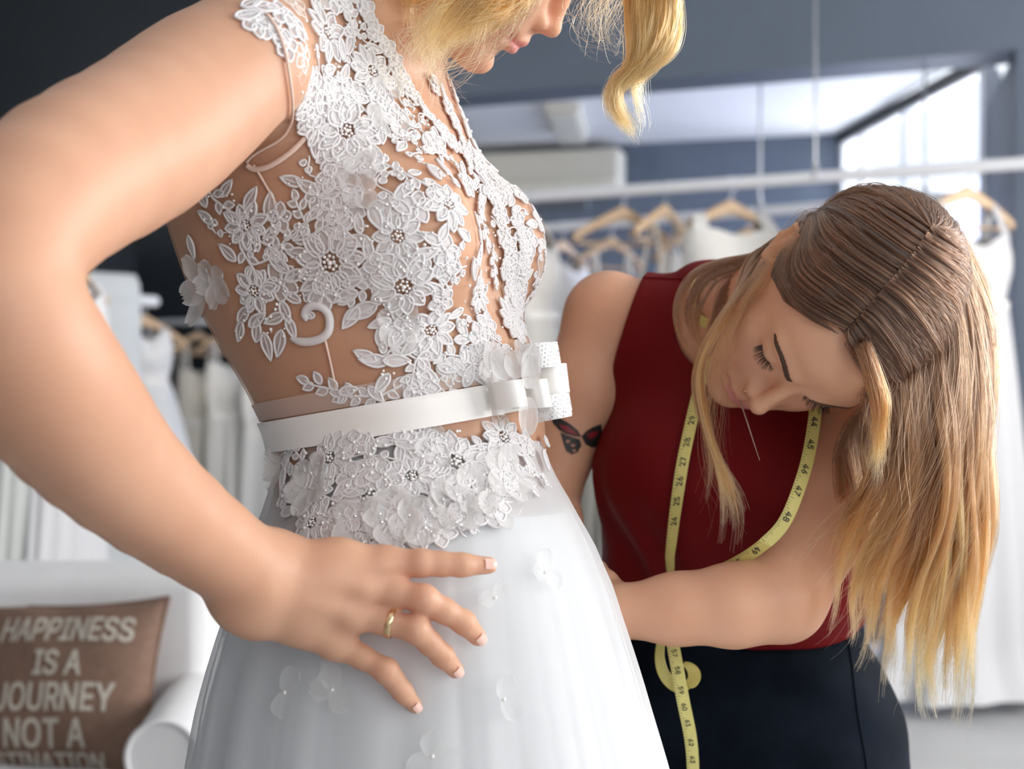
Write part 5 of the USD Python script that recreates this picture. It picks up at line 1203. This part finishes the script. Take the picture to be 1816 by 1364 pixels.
wisps = [side[0][:4] + [P(850, 60, 1.12), P(800, 110, 1.12), P(800, 150, 1.13), P(830, 170, 1.14)], side[1][:4] + [P(800, 60, 1.12), P(765, 110, 1.12), P(790, 150, 1.13), P(812, 178, 1.14)], side[2][:4] + [P(760, 40, 1.12), P(740, 95, 1.125), P(775, 130, 1.13), P(800, 150, 1.14)]]
HB.grow(wisps, 700, .009, clumps=46, seed=32, wob=.014, frizz=.004, wid=.00040, shift=.2, ends=(.55, 1.0))
lock = [bon((-.030, .090, .052), (-.010, .090, .060)) + [P(1150, -130, 1.19), P(1120, -60, 1.18), P(1117, 10, 1.175), P(1120, 70, 1.17), P(1112, 120, 1.175), P(1086, 160, 1.18), P(1100, 205, 1.185), P(1122, 232, 1.185), P(1122, 268, 1.185)],
        bon((-.026, .098, .036), (.000, .100, .044)) + [P(1175, -130, 1.19), P(1165, -60, 1.18), P(1165, 10, 1.17), P(1160, 65, 1.165), P(1130, 112, 1.17), P(1092, 150, 1.18), P(1092, 195, 1.185), P(1115, 225, 1.185), P(1128, 262, 1.185)],
        bon((-.022, .104, .012), (.010, .106, .020)) + [P(1205, -120, 1.20), P(1203, -50, 1.19), P(1204, 15, 1.18), P(1196, 72, 1.175), P(1165, 112, 1.175), P(1112, 138, 1.18), P(1083, 175, 1.185), P(1104, 216, 1.188), P(1130, 246, 1.188)]]
HB.grow(lock, 2100, .0038, clumps=40, seed=33, wob=.003, frizz=.0012, shift=.18, ends=(.86, 1.0), pinch=.6)
curl = [bon((-.022, .104, .012), (.010, .106, .020)) + [P(1200, -60, 1.18), P(1200, 30, 1.175), P(1170, 100, 1.175), P(1140, 135, 1.18), P(1140, 170, 1.185), P(1142, 200, 1.185), P(1128, 235, 1.185)],
        bon((-.024, .100, .024), (.005, .103, .032)) + [P(1190, -60, 1.18), P(1185, 30, 1.175), P(1150, 100, 1.175), P(1128, 140, 1.18), P(1132, 175, 1.185), P(1138, 215, 1.185), P(1122, 262, 1.185)]]
HB.grow(curl, 260, .0025, clumps=10, seed=34, wob=.003, shift=.2, pinch=.6)
fly = [bon((-.030, .086, .060), (-.010, .084, .066)) + [P(1070, -40, 1.19), P(1035, 10, 1.19), P(1040, 60, 1.19), P(1085, 92, 1.19), P(1095, 130, 1.19)], bon((-.028, .088, .058), (-.006, .086, .064)) + [P(1100, -40, 1.19), P(1080, 10, 1.19), P(1092, 60, 1.19), P(1110, 60, 1.19), P(1090, 110, 1.19)]]
HB.grow(fly, 120, .009, clumps=40, seed=35, wob=.010, frizz=.004, wid=.00030, shift=.25)
bcap = Body(); bcap.add(lambda p: BH(p) - .003, b_M[:3, 3], .17, .003)
def bzone(p):
    q = (p - b_M[:3, 3]) @ b_M[:3, :3]; return (hair_line(q[:, 2]) - q[:, 1]) * .5
bcap.add(bzone, b_M[:3, 3], .2, .003, 0)
bun = b_head(-.01, .085, -.115)
bcap.ellipsoid(bun, (.052, .048, .045), b_M[:3, :3].T, .03)
M_bscalp = mat('blonde_roots', {'tc': ('texture_coordinate', {}), 'n': ('noise_texture', {'scale': 60.0, 'detail': 3.0}), 'r': ('rgb_ramp', {'ramp': [(.3, (.28, .13, .045)), (.7, (.46, .25, .10))]}), 'p': ('principled_bsdf', {'roughness': .45})}, [('tc.object', 'n.vector'), ('n.fac', 'r.fac'), ('r.color', 'p.base_color')])
bh_ = obj('hair', surface(bcap, b_M[:3, 3] - .19, b_M[:3, 3] + .19, .004), M_bscalp, bride, True, label='wavy honey blonde hair, pinned up with loose locks')
rb = np.random.default_rng(5); ringsb = []
for k in range(26):                                                              # coils of the pinned-up knot
    a0 = rb.uniform(0, 6.28); tiltb = rb.normal(0, .5, 3); ax3 = unit(b_M[:3, :3] @ np.array([0, .35, -1.0]) + tiltb); e1_ = unit(np.cross(ax3, [0, 0, 1.0])); e2_ = np.cross(ax3, e1_)
    ringsb.append([bun + (math.cos(a) * e1_ + math.sin(a) * e2_) * .047 * rb.uniform(.92, 1.06) + ax3 * rb.normal(0, .012) for a in np.linspace(a0, a0 + 4.6, 8)])
HB.body = None
for k in range(0, 26, 2): HB.grow(ringsb[k:k + 2] if k + 1 < 26 else ringsb[k:] * 2, 120, .0035, clumps=6, seed=40 + k, wob=.001, pinch=.3)
HB.build(bh_)
face_hair(BH, b_head, bride)
# ------------------------------------------------------------------ fittings and furniture
rng = np.random.default_rng(77)
# air conditioner on the back wall
acL, acR = P(866, 300, 9.0), P(1118, 300, 8.62); acd = unit((acR - acL) * [1, 1, 0]); acn = np.array([acd[1], -acd[0], 0]); acw = np.linalg.norm((acR - acL)[:2])
def oriented(m, o, dx, dn):
    v = m.vertices; return T(np.asarray(o) + v[:, :1] * dx + v[:, 1:2] * -np.asarray(dn) + v[:, 2:] * [0, 0, 1.0], m.faces)
wallp = lambda t: np.array([*(corner + wl * t), 0])
ac = thing('air_conditioner', 'long beige air conditioner high on the dark blue back wall', 'air conditioner')
t0 = (corner[0] - acR[0]) / .96; acb = np.array([*(corner + wl * t0 - np.array([wl[1], -wl[0]]) * .03), 2.27]); acdir = np.array([-wl[0], -wl[1], 0]); acnn = np.array([-wl[1], wl[0], 0]); acnn = acnn if acnn[1] < 0 else -acnn
def acm(x0, x1, y0, y1, z0, z1, r=.01): return oriented(box((x0, -y1, z0), (x1, -y0, z1), r), acb - acdir * acw + [0, 0, 0], acdir, acnn)
obj('body', acm(0, acw, 0, .20, 0, .275, .02), M_beige, ac, 30); obj('front_panel', acm(.01, acw - .01, .20, .216, .09, .262, .008), plain('beige_panel', (.66, .63, .53), .4, .02), ac, 30); obj('air_flap', acm(.05, acw - .05, .195, .212, .02, .075, .006), M_beige, ac, 30)
# ceiling lamp housing
cl_ = thing('ceiling_light', 'beige box-shaped lamp housing on the white ceiling above the air conditioner', 'ceiling light')
ca, cb_ = np.array([.27, 7.55, CEIL]), np.array([.36, 8.45, CEIL]); cdir = unit(cb_ - ca); cnx = np.array([cdir[1], -cdir[0], 0])
def clm(x0, x1, y0, y1, z0, z1, r): return T((lambda v: ca + v[:, :1] * cnx + v[:, 1:2] * cdir + v[:, 2:] * [0, 0, 1.0])(box((x0, y0, z0), (x1, y1, z1), r).vertices), box((x0, y0, z0), (x1, y1, z1), r).faces)
obj('housing', clm(-.09, .09, 0, .9, -.05, 0, .006), M_beige, cl_, 30); obj('diffuser', clm(-.075, .075, .02, .88, -.075, -.05, .008), plain('lamp_diffuser', (.72, .71, .62), .4, .02), cl_, 30)

# clothes rails
def rail(name_label, a, b, r, cables, posts=()):
    t = thing('clothes_rail', name_label, 'clothes rail')
    obj('bar', tube(np.array([a, a + (b - a) * .5, b]), r, 16), M_white, t, 40)
    for f, top in cables:
        p = a + (b - a) * f; obj('cable', tube(np.array([p + [0, 0, r * .8], [p[0], p[1], (p[2] + top) / 2], [p[0], p[1], top]]), .0055, 6), M_metal, t, True)
        obj('clamp', lathe([(.0, r + .028), (.010, r + .028), (.012, r + .004), (r * .9, r * .4), (r * 1.18, 0), (r * 1.18, -r * .2)], 16).apply_translation(p), M_metal, t, 40)
    n = unit(np.cross(b - a, [0, 0, 1.0]))
    for f in posts:
        p = a + (b - a) * f
        obj('post', tube(np.array([p, p * [1, 1, .5], p * [1, 1, 0] + [0, 0, .03]]), .016, 10), M_white, t, 40); obj('foot', tube(np.array([p * [1, 1, 0] - n * .25 + [0, 0, .018], p * [1, 1, 0] + [0, 0, .018], p * [1, 1, 0] + n * .25 + [0, 0, .018]]), .018, 10), M_white, t, 40)
    return t
uA, uB = P(700, 366, 5.98), P(1960, 280, 4.70); uA[2] = uB[2] = 1.85
lA, lB = P(900, 410, 6.95), P(1700, 346, 5.66); lA[2] = lB[2] = 1.85
ud, ld = unit(uB - uA), unit(lB - lA)
fr = lambda a, b, x: float(np.interp(x, project(np.array([a + (b - a) * t for t in np.linspace(0, 1, 60)]))[:, 0], np.linspace(0, 1, 60)))
rail('white front clothes rail hung on thin cables, nearest the camera', uA, uB, .022, [(fr(uA, uB, 1446), HIGH), (.005, HIGH), (fr(uA, uB, 1880), HIGH)])
rail('white clothes rail hung behind the front rail', lA, lB, .022, [(fr(lA, lB, 1348), CEIL), (fr(lA, lB, 1640), CEIL)])
fA, fB = P(262, 574, 9.3), P(560, 548, 8.6); fA[2] = fB[2] = 1.50
rail('white clothes rail far off by the dark left wall', fA, fB, .020, [], posts=(0.0, 1.0))
gA, gB = P(276, 535, 6.3), P(20, 515, 5.6); gA[2] = gB[2] = 1.468
rail('white clothes rail with a garment bag, its end showing under the raised arm', gA, gB, .024, [], posts=(.80, 1.0))
nA, nB = P(-260, 420, 4.4), P(150, 420, 4.72); nA[2] = nB[2] = 1.58
rail('white clothes rail behind the sofa', nA, nB, .02, [], posts=(.02, .40))

def hanger_src():
    t = thing('clothes_hanger', 'x', 'hanger')
    x = np.linspace(-1, 1, 25); z = -.125 * np.abs(x) ** 1.25 - .010 * np.cos(x * np.pi) ; pts = np.stack([x * .205, .012 * np.abs(x) ** 2, -.075 + z], 1)
    ring = []
    for p, xx in zip(pts, x):
        w, h = .011 + .004 * abs(xx) ** 3, .017 + .010 * (1 - abs(xx)) ** 2; a = np.linspace(0, 2 * np.pi, 13)
        ring.append(p + np.stack([0 * a, np.cos(a) * w, np.sin(a) * h], 1))
    body = grid_mesh(np.array(ring)); obj('shoulders', body, M_wood, t, True)
    obj('trouser_bar', tube(np.array([[-.185, .01, -.205], [0, .01, -.205], [.185, .01, -.205]]), .0065, 10), M_wood, t, True)
    a = np.linspace(-.4, 3.7, 18); hk = np.vstack([[[0, 0, -.075], [0, 0, -.035]], np.stack([.020 * np.cos(a[::-1] - .3) * 1, 0 * a, .004 + .020 * np.sin(a[::-1] - .3)], 1)[::-1] * [1, 1, 1]])
    hk2 = spline(np.array([[0, 0, -.075], [0, 0, -.045], [.014, 0, -.024], [.024, 0, 0], [.014, 0, .022], [-.008, 0, .024], [-.022, 0, .008]]), 24)
    obj('hook', tube(hk2, .0022, 8), M_metal, t, True)
    return t
first_hanger = []
def hang(p, rz, label, group=None, sc=None):
    p = np.asarray(p) + [0, 0, -.002]
    if not first_hanger:
        t = hanger_src(); x = UsdGeom.Xformable(t); x.ClearXformOpOrder(); x.AddTranslateOp(opSuffix='at').Set(Gf.Vec3d(*map(float, p))); x.AddRotateZOp(opSuffix='turn').Set(math.degrees(rz)); tag(t, label, 'hanger', group); first_hanger.append(t); return t
    return dup(first_hanger[0], 'clothes_hanger', label, 'hanger', p, rz, group, sc)

# gowns: bodice, skirt, straps; local frame: x across the shoulders, z = 0 at the hanger's hook
def gown(label, p, rz, top=-.17, waist=-.48, hem=-1.62, wt=.155, ww=.125, wh=.30, dh=.16, color=(.80, .80, .80), folds=9, strap=.012, vneck=.05, seed=0, group=None, sheer=False, lacy=True, puddle=0.0, fold=1.0):
    r = np.random.default_rng(seed); t = thing('wedding_dress', label, 'dress', p, rz, group)
    key = 'gown_%02d' % seed; c = np.array(color)
    M_body = mat(key + '_lace', {'tc': ('texture_coordinate', {}), 'v': ('voronoi_texture', {'scale': 55.0, 'feature': 'distance_to_edge'}), 'r': ('rgb_ramp', {'ramp': [(0.02, tuple(c * 1.02)), (.16, tuple(c * [.93, .90, .87]))]}), 'b': ('bump', {'strength': .5, 'distance': .002}), 'p': ('principled_bsdf', {'roughness': .6, 'sheen_weight': .2})},
        [('tc.object', 'v.vector'), ('v.distance', 'r.fac'), ('r.color', 'p.base_color'), ('v.distance', 'b.height'), ('b.normal', 'p.normal')]) if lacy else fabric(key + '_satin', tuple(c), 0, .45, .2, .1)
    M_sk = fabric(key + '_skirt', tuple(c), 0, .65, .25, .18)
    n, m = 96, 20; th = np.linspace(0, 2 * np.pi, n, endpoint=False)
    zt = top - vneck * np.exp(-(np.cos(th) / .45) ** 2) * (np.sin(th) < 0) - .03 * np.exp(-(np.cos(th) / .5) ** 2) * (np.sin(th) > 0)
    B_ = np.zeros((n, m, 3))
    for j, k in enumerate(np.linspace(0, 1, m)):
        z = zt * (1 - k) + waist * k; w = wt + (ww - wt) * k ** 1.3 + .018 * np.sin(np.pi * k); dpt = (.075 + .035 * np.sin(np.pi * min(1, k * 1.3))) * (1 - .12 * k)
        B_[:, j] = np.stack([w * np.cos(th), dpt * np.sin(th), z], 1)
    obj('bodice', grid_mesh(B_, True), M_body, t, True)
    m = 40; ph = r.uniform(0, 6.28, 5); fq = r.integers(folds - 3, folds + 5, 5); S = np.zeros((n * 2, m, 3)); th2 = np.linspace(0, 2 * np.pi, n * 2, endpoint=False)
    for j, k in enumerate(np.linspace(0, 1, m)):
        z = waist + .012 + (hem - waist - .012) * k; w = ww + .004 + (wh - ww) * k ** .85; dpt = .095 + (dh - .095) * k ** .8
        f = sum(np.sin(q * th2 + a + .8 * k) for q, a in zip(fq, ph)) / 5 * (.004 + .075 * k) * fold
        if puddle: w += puddle * max(0, (k - .88) / .12) ** 1.5; dpt += puddle * max(0, (k - .88) / .12) ** 1.5
        S[:, j] = np.stack([(w + f) * np.cos(th2), (dpt + f * .8) * np.sin(th2), z + 0 * th2], 1)
    obj('skirt', grid_mesh(S, True), M_sk, t, True)
    obj('waist_band', grid_mesh(np.stack([np.stack([(ww + .005 + o) * np.cos(th), (.101 + o) * np.sin(th), 0 * th + z], 1) for z, o in ((waist - .012, 0), (waist - .010, .003), (waist + .014, .003), (waist + .016, 0))], 1), True), M_satin, t, True)
    if strap:
        for e in (-1, 1):
            for s_ in (-1, 1):
                x0 = e * wt * .78; q = spline(np.array([[x0, s_ * .055, top - .02], [x0 * .92, s_ * .030, (top + -.13) / 2], [x0 * .85, 0, -.118]]), 10)
                obj('strap', ribbon(q, np.broadcast_to([1.0, 0, 0], q.shape), strap * 2, .002), M_sk, t, 40)
    return t
face = math.radians(20)
front = [  # px along the rail, turn, hem, what it looks like
    (944, 1.05, 'wooden hanger turned edge-on at the left end of the front rail', 'ivory beaded gown on the leftmost hanger of the front rail, beside the bride', dict(color=(.78, .76, .72), wt=.13, wh=.16, dh=.11, seed=1)),
    (1105, .35, 'empty wooden hanger with a trouser bar in the middle of the front rail', None, {}),
    (1180, .9, 'wooden hanger half hidden behind the empty hanger', 'sheer champagne gown with thin straps behind the red shoulder', dict(color=(.74, .66, .56), wt=.12, wh=.16, dh=.10, top=-.36, waist=-.62, seed=2)),
    (1296, .30, 'wooden hanger with a lace gown above the ear of the bending woman', 'ivory lace gown with wide neckline above the bending head', dict(color=(.80, .79, .76), wt=.19, strap=.03, vneck=.03, wh=.22, dh=.12, seed=3)),
    (1500, 1.0, 'wooden hanger behind the crown of the bending head', 'white tulle gown hanging behind the long hair', dict(color=(.64, .64, .655), wh=.20, dh=.12, seed=5, hem=-1.66)),
    (1716, .40, 'wooden hanger farthest right on the front rail', 'white strapped gown at the right edge, its hem spread on the floor', dict(color=(.62, .62, .635), wt=.16, ww=.15, wh=.31, dh=.17, hem=-1.80, seed=6, strap=.014, puddle=.06, top=-.23))]
for px_, rz, hl, gl, kw in front:
    f = fr(uA, uB, px_); p = uA + (uB - uA) * f - [0, 0, 0]
    hang(p + [0, 0, .0], rz, hl)
    if gl: gown(gl, p, rz, **kw)
for i, (px_, rz, hl, gl, kw) in enumerate([(998, .9, 'small wooden hanger on the rear rail, left end', 'pale gown on the rear rail behind the bow', dict(color=(.80, .80, .80), wh=.18, dh=.11, seed=11)),
        (1085, .7, 'wooden hanger on the rear rail behind the empty hanger', 'cream gown on the rear rail behind the empty hanger', dict(color=(.74, .71, .64), wh=.18, dh=.11, seed=12, top=-.42, waist=-.66)),
        (1215, .8, 'wooden hanger on the rear rail beside the lace gown', 'white gown on the rear rail left of the lace gown', dict(color=(.80, .80, .80), wh=.18, dh=.11, seed=13)),
        (1330, .6, 'round-shouldered wooden hanger on the rear rail', 'bright white gown on the rear rail behind the lace gown', dict(color=(.85, .85, .85), wh=.18, dh=.11, seed=14)),
        (1600, .6, 'wooden hanger on the rear rail by the window', 'white gown on the rear rail by the window', dict(color=(.64, .64, .655), wh=.20, dh=.12, seed=15))]):
    f = fr(lA, lB, px_); p = lA + (lB - lA) * f; hang(p, rz, hl); gown(gl, p, rz, **kw)
for i, (px_, rz, col, wh, top) in enumerate([(302, .9, (.68, .65, .61), .12, -.42), (352, .75, (.82, .79, .71), .13, -.30), (404, .7, (.84, .83, .80), .13, -.26), (468, .8, (.87, .87, .86), .15, -.36), (524, .8, (.86, .86, .84), .14, -.3)]):
    f = fr(fA, fB, px_); p = fA + (fB - fA) * f; w_ = ['first', 'second', 'third', 'fourth', 'fifth'][i]
    hang(p, rz, f'{w_} wooden hanger from the left on the far rail by the dark wall')
    gown(f'{["beige","cream","ivory","white","pale"][i]} straight gown, {w_} from the left on the far rail', p, rz, color=col, wh=wh, dh=.09, top=top, waist=top - .34, hem=-1.43, seed=20 + i, wt=.135, folds=7)
f = fr(gB, gA, 256); p = gB + (gA - gB) * f
hang(p, .7, 'wooden hanger at the rail end, under the raised arm'); gown('white A-line gown with thin straps at the rail end, under the raised arm', p, .55, color=(.84, .85, .87), wh=.34, dh=.26, wt=.11, ww=.10, top=-.13, waist=-.36, hem=-1.40, seed=31, strap=.016)
# garment bag
gb = thing('garment_bag', 'white garment bag on a rail behind the raised arm', 'garment bag', tuple(gB + (gA - gB) * fr(gB, gA, 142)), .62)
n = 60; th = np.linspace(0, 2 * np.pi, n, endpoint=False); rows = []
for z, w, d in ((.10, .20, .03), (.095, .235, .05), (.06, .25, .06), (0, .255, .065), (-.5, .26, .075), (-1.2, .27, .08), (-1.25, .265, .07)):
    e = 2 / 5.; rows.append(np.stack([w * np.sign(np.cos(th)) * np.abs(np.cos(th)) ** e, d * np.sign(np.sin(th)) * np.abs(np.sin(th)) ** (2 / 2.5) + .006 * np.sin(5 * th + z * 4), 0 * th + z], 1))
M_bag = plain('white_bag_cloth', (.66, .69, .71), .6, .03, 6.0)
obj('cover', grid_mesh(np.stack(rows, 1), True), M_bag, gb, True)
obj('seam', tube(np.array([[x, -.072 + .05 * (abs(x) / .26) ** 4, -.02 + .01 * math.sin(x * 9)] for x in np.linspace(-.25, .25, 24)]), .004, 6), M_bag, gb, True)
obj('zip', tube(np.array([[.02, -.074, .03], [.02, -.079, -.4], [.02, -.084, -1.2]]), .004, 6), M_metal, gb, True)
obj('badge', box((-.03, -.079, -.13), (.02, -.074, -.09), .002), plain('grey_badge', (.50, .48, .46), .5), gb, 30)
for i, x in enumerate((-22, 50, 120)):
    f = fr(nA, nB, x); p = nA + (nB - nA) * f; w_ = ['first', 'second', 'third', 'fourth', 'fifth'][i]
    hang(p, 1.15, f'{w_} hanger from the left on the rail behind the sofa'); gown(f'{["white","pale grey","white","cream","pale"][i]} gown with long folds, {w_} from the left behind the sofa', p, 1.15, color=[(.82, .83, .83), (.70, .72, .70), (.84, .84, .86), (.72, .73, .68), (.80, .81, .80)][i], wh=.20, dh=.05, fold=.45, hem=-1.45, seed=40 + i, folds=12)
# dark wardrobe and wall ledge in the far left corner
wd_ = thing('wardrobe', 'tall black wardrobe in the dark far left corner', 'wardrobe')
w0 = P(150, 600, 8.8); wdx = np.array([.96, -.28, 0])
def wbm(x0, x1, y0, y1, z0, z1, r=.006): return oriented(box((x0, y0, z0), (x1, y1, z1), r), np.array([w0[0], w0[1], 0]), wdx, np.array([-.28, -.96, 0]))
obj('carcass', wbm(-.95, .36, -.45, 0, .0, 2.06), M_dark, wd_, 30)
for k in range(2): obj('door', wbm(-.94 + k * .65, -.30 + k * .65, 0, .02, .08, 2.02), plain(f'wardrobe_front_{k}', (.016, .020, .024), .5), wd_, 30)
struct('trim_3', oriented(box((-2.2, -.05, 2.08), (3.2, .03, 2.13), .004), np.array([w0[0], w0[1], 0]), wdx, np.array([-.28, -.96, 0])), plain('ledge_grey', (.10, .115, .13), .5))

# sofa with its cushion
M_sofa = plain('white_upholstery', (.70, .70, .71), .75, .02, 20.0, .0004, 500.0, sheen_weight=.2)
M_legw = plain('dark_leg_wood', (.05, .03, .02), .4)
sofa = thing('sofa', 'white upholstered sofa with a rolled arm behind the bride', 'sofa')
sd = np.array([.998, .06, 0]); sf = np.array([.06, -.998, 0]); s0 = P(398, 1000, 2.92); s0[2] = 0
def sfm(x0, x1, y0, y1, z0, z1, r): return oriented(box((x0, y0, z0), (x1, y1, z1), r), s0, sd, -sf * -1 if False else -(-sf))
def sofa_m(m): v = m.vertices; return T(s0 + v[:, :1] * sd + v[:, 1:2] * sf + v[:, 2:] * [0, 0, 1.0], m.faces)
def soft(a, b, r, sub=3):
    a, b = np.asarray(a, float), np.asarray(b, float); c = [blob((x, y, z), (r, r, r), 2).vertices for x in (a[0] + r, b[0] - r) for y in (a[1] + r, b[1] - r) for z in (a[2] + r, b[2] - r)]
    return trimesh.convex.convex_hull(np.vstack(c))
obj('back', sofa_m(soft((-1.75, -.02, .10), (0, .17, .745), .05)), M_sofa, sofa, 40)
obj('base', sofa_m(soft((-1.75, .10, .06), (-.02, .60, .30), .04)), M_sofa, sofa, 40)
for k in range(2): obj('seat_cushion', sofa_m(soft((-1.62 + k * .76, .16, .28), (-.87 + k * .76, .62, .405), .05)), M_sofa, sofa, 40)
for x in (-.030, -1.69):
    ar = sofa_m(tube(np.array([[x, .05, .485], [x, .28, .480], [x + .0, .52, .472]]), np.array([.060, .062, .060]), 28)); obj('arm_roll', ar, M_sofa, sofa, 40)
    obj('arm_side', sofa_m(soft((x - .045, .05, .06), (x + .045, .51, .47), .025)), M_sofa, sofa, 40)
    obj('piping', sofa_m(tube(np.array([[x + .060 * math.cos(a), .522, .472 + .060 * math.sin(a)] for a in np.linspace(-.6, math.pi + .6, 30)]), .005, 6)), M_sofa, sofa, True)
for x in (-1.68, -.10):
    for y in (.12, .54): obj('leg', sofa_m(lathe([(.0, 0), (.018, 0), (.026, .07), (0, .07)], 14).apply_translation((x, y, 0))), M_legw, sofa, 40)
# printed cushion
M_cush = plain('brown_linen', (.20, .120, .085), .85, .08, 60.0, .0006, 600.0)
M_letter = plain('cream_print', (.52, .48, .41), .8, .04, 60.0)
cu_t = thing('cushion', 'brown linen cushion with cream lettering HAPPINESS IS A JOURNEY on the white sofa', 'cushion')
cc_ = P(100, 1222, 2.66); cx_ = unit(np.array([.97, -.18, .045])); cn_ = unit(np.array([-.18, -.92, .36])); cn_ = unit(cn_ - (cn_ @ cx_) * cx_); cy_ = np.cross(cn_, cx_)
CW, CHt = .205, .170
def cush(u, v, off=0.0):
    k = (1 - np.abs(u) ** 2.4) * (1 - np.abs(v) ** 2.4); z = .070 * np.maximum(k, 0) ** .55
    x, y = u * CW * (1 - .07 * (1 - v ** 2)) , v * CHt * (1 - .09 * (1 - u ** 2)); return x, y, z
uu, vv = np.meshgrid(np.linspace(-1, 1, 41), np.linspace(-1, 1, 41), indexing='ij')
def cpt(x, y, z): return cc_ + x[..., None] * cx_ + y[..., None] * cy_ + z[..., None] * cn_
x, y, z = cush(uu, vv); wr_ = .004 * np.sin(uu * 9 + vv * 5) * (1 - np.abs(uu)) * np.abs(vv)
obj('cover', cat([grid_mesh(cpt(x, y, z + wr_)), grid_mesh(cpt(x, y, -z)[:, ::-1])]), M_cush, cu_t, True)
e_ = np.concatenate([np.stack([np.linspace(-1, 1, 30), -np.ones(30)], 1), np.stack([np.ones(30), np.linspace(-1, 1, 30)], 1), np.stack([np.linspace(1, -1, 30), np.ones(30)], 1), np.stack([-np.ones(30), np.linspace(1, -1, 30)], 1)])
ex, ey, ez = cush(e_[:, 0], e_[:, 1]); obj('piping', tube(cpt(ex, ey, ez), .0035, 6), M_cush, cu_t, True)
def words(text, yc, h, x0, x1, nm='lettering'):
    m = meshkit.text_mesh(text, h, .0012, True); m = m.subdivide_to_size(.012); b = m.bounds; v = m.vertices; X = x0 + (v[:, 0] - b[0][0]) / (b[1][0] - b[0][0]) * (x1 - x0); Y = yc + (v[:, 1] - (b[0][1] + b[1][1]) / 2)
    u = X / CW; w = Y / CHt
    for _ in range(4):
        a, b_, _z = cush(u, w); u = u * np.clip(X / np.where(np.abs(a) < 1e-5, 1e-5, a), .5, 1.5); w = w * np.clip(Y / np.where(np.abs(b_) < 1e-5, 1e-5, b_), .5, 1.5)
    _a, _b, z = cush(u, w); obj(nm, T(cpt(X, Y, z + .0012 + v[:, 2] + .004 * np.sin(u * 9 + w * 5) * (1 - np.abs(u)) * np.abs(w)), m.faces), M_letter, cu_t, False)
words('HAPPINESS', .102, .044, -.097, .160); words('IS A', .038, .044, -.014, .078); words('JOURNEY', -.024, .048, -.083, .142); words('NOT A', -.088, .048, -.060, .098); words('DESTINATION', -.136, .028, -.13, .13)
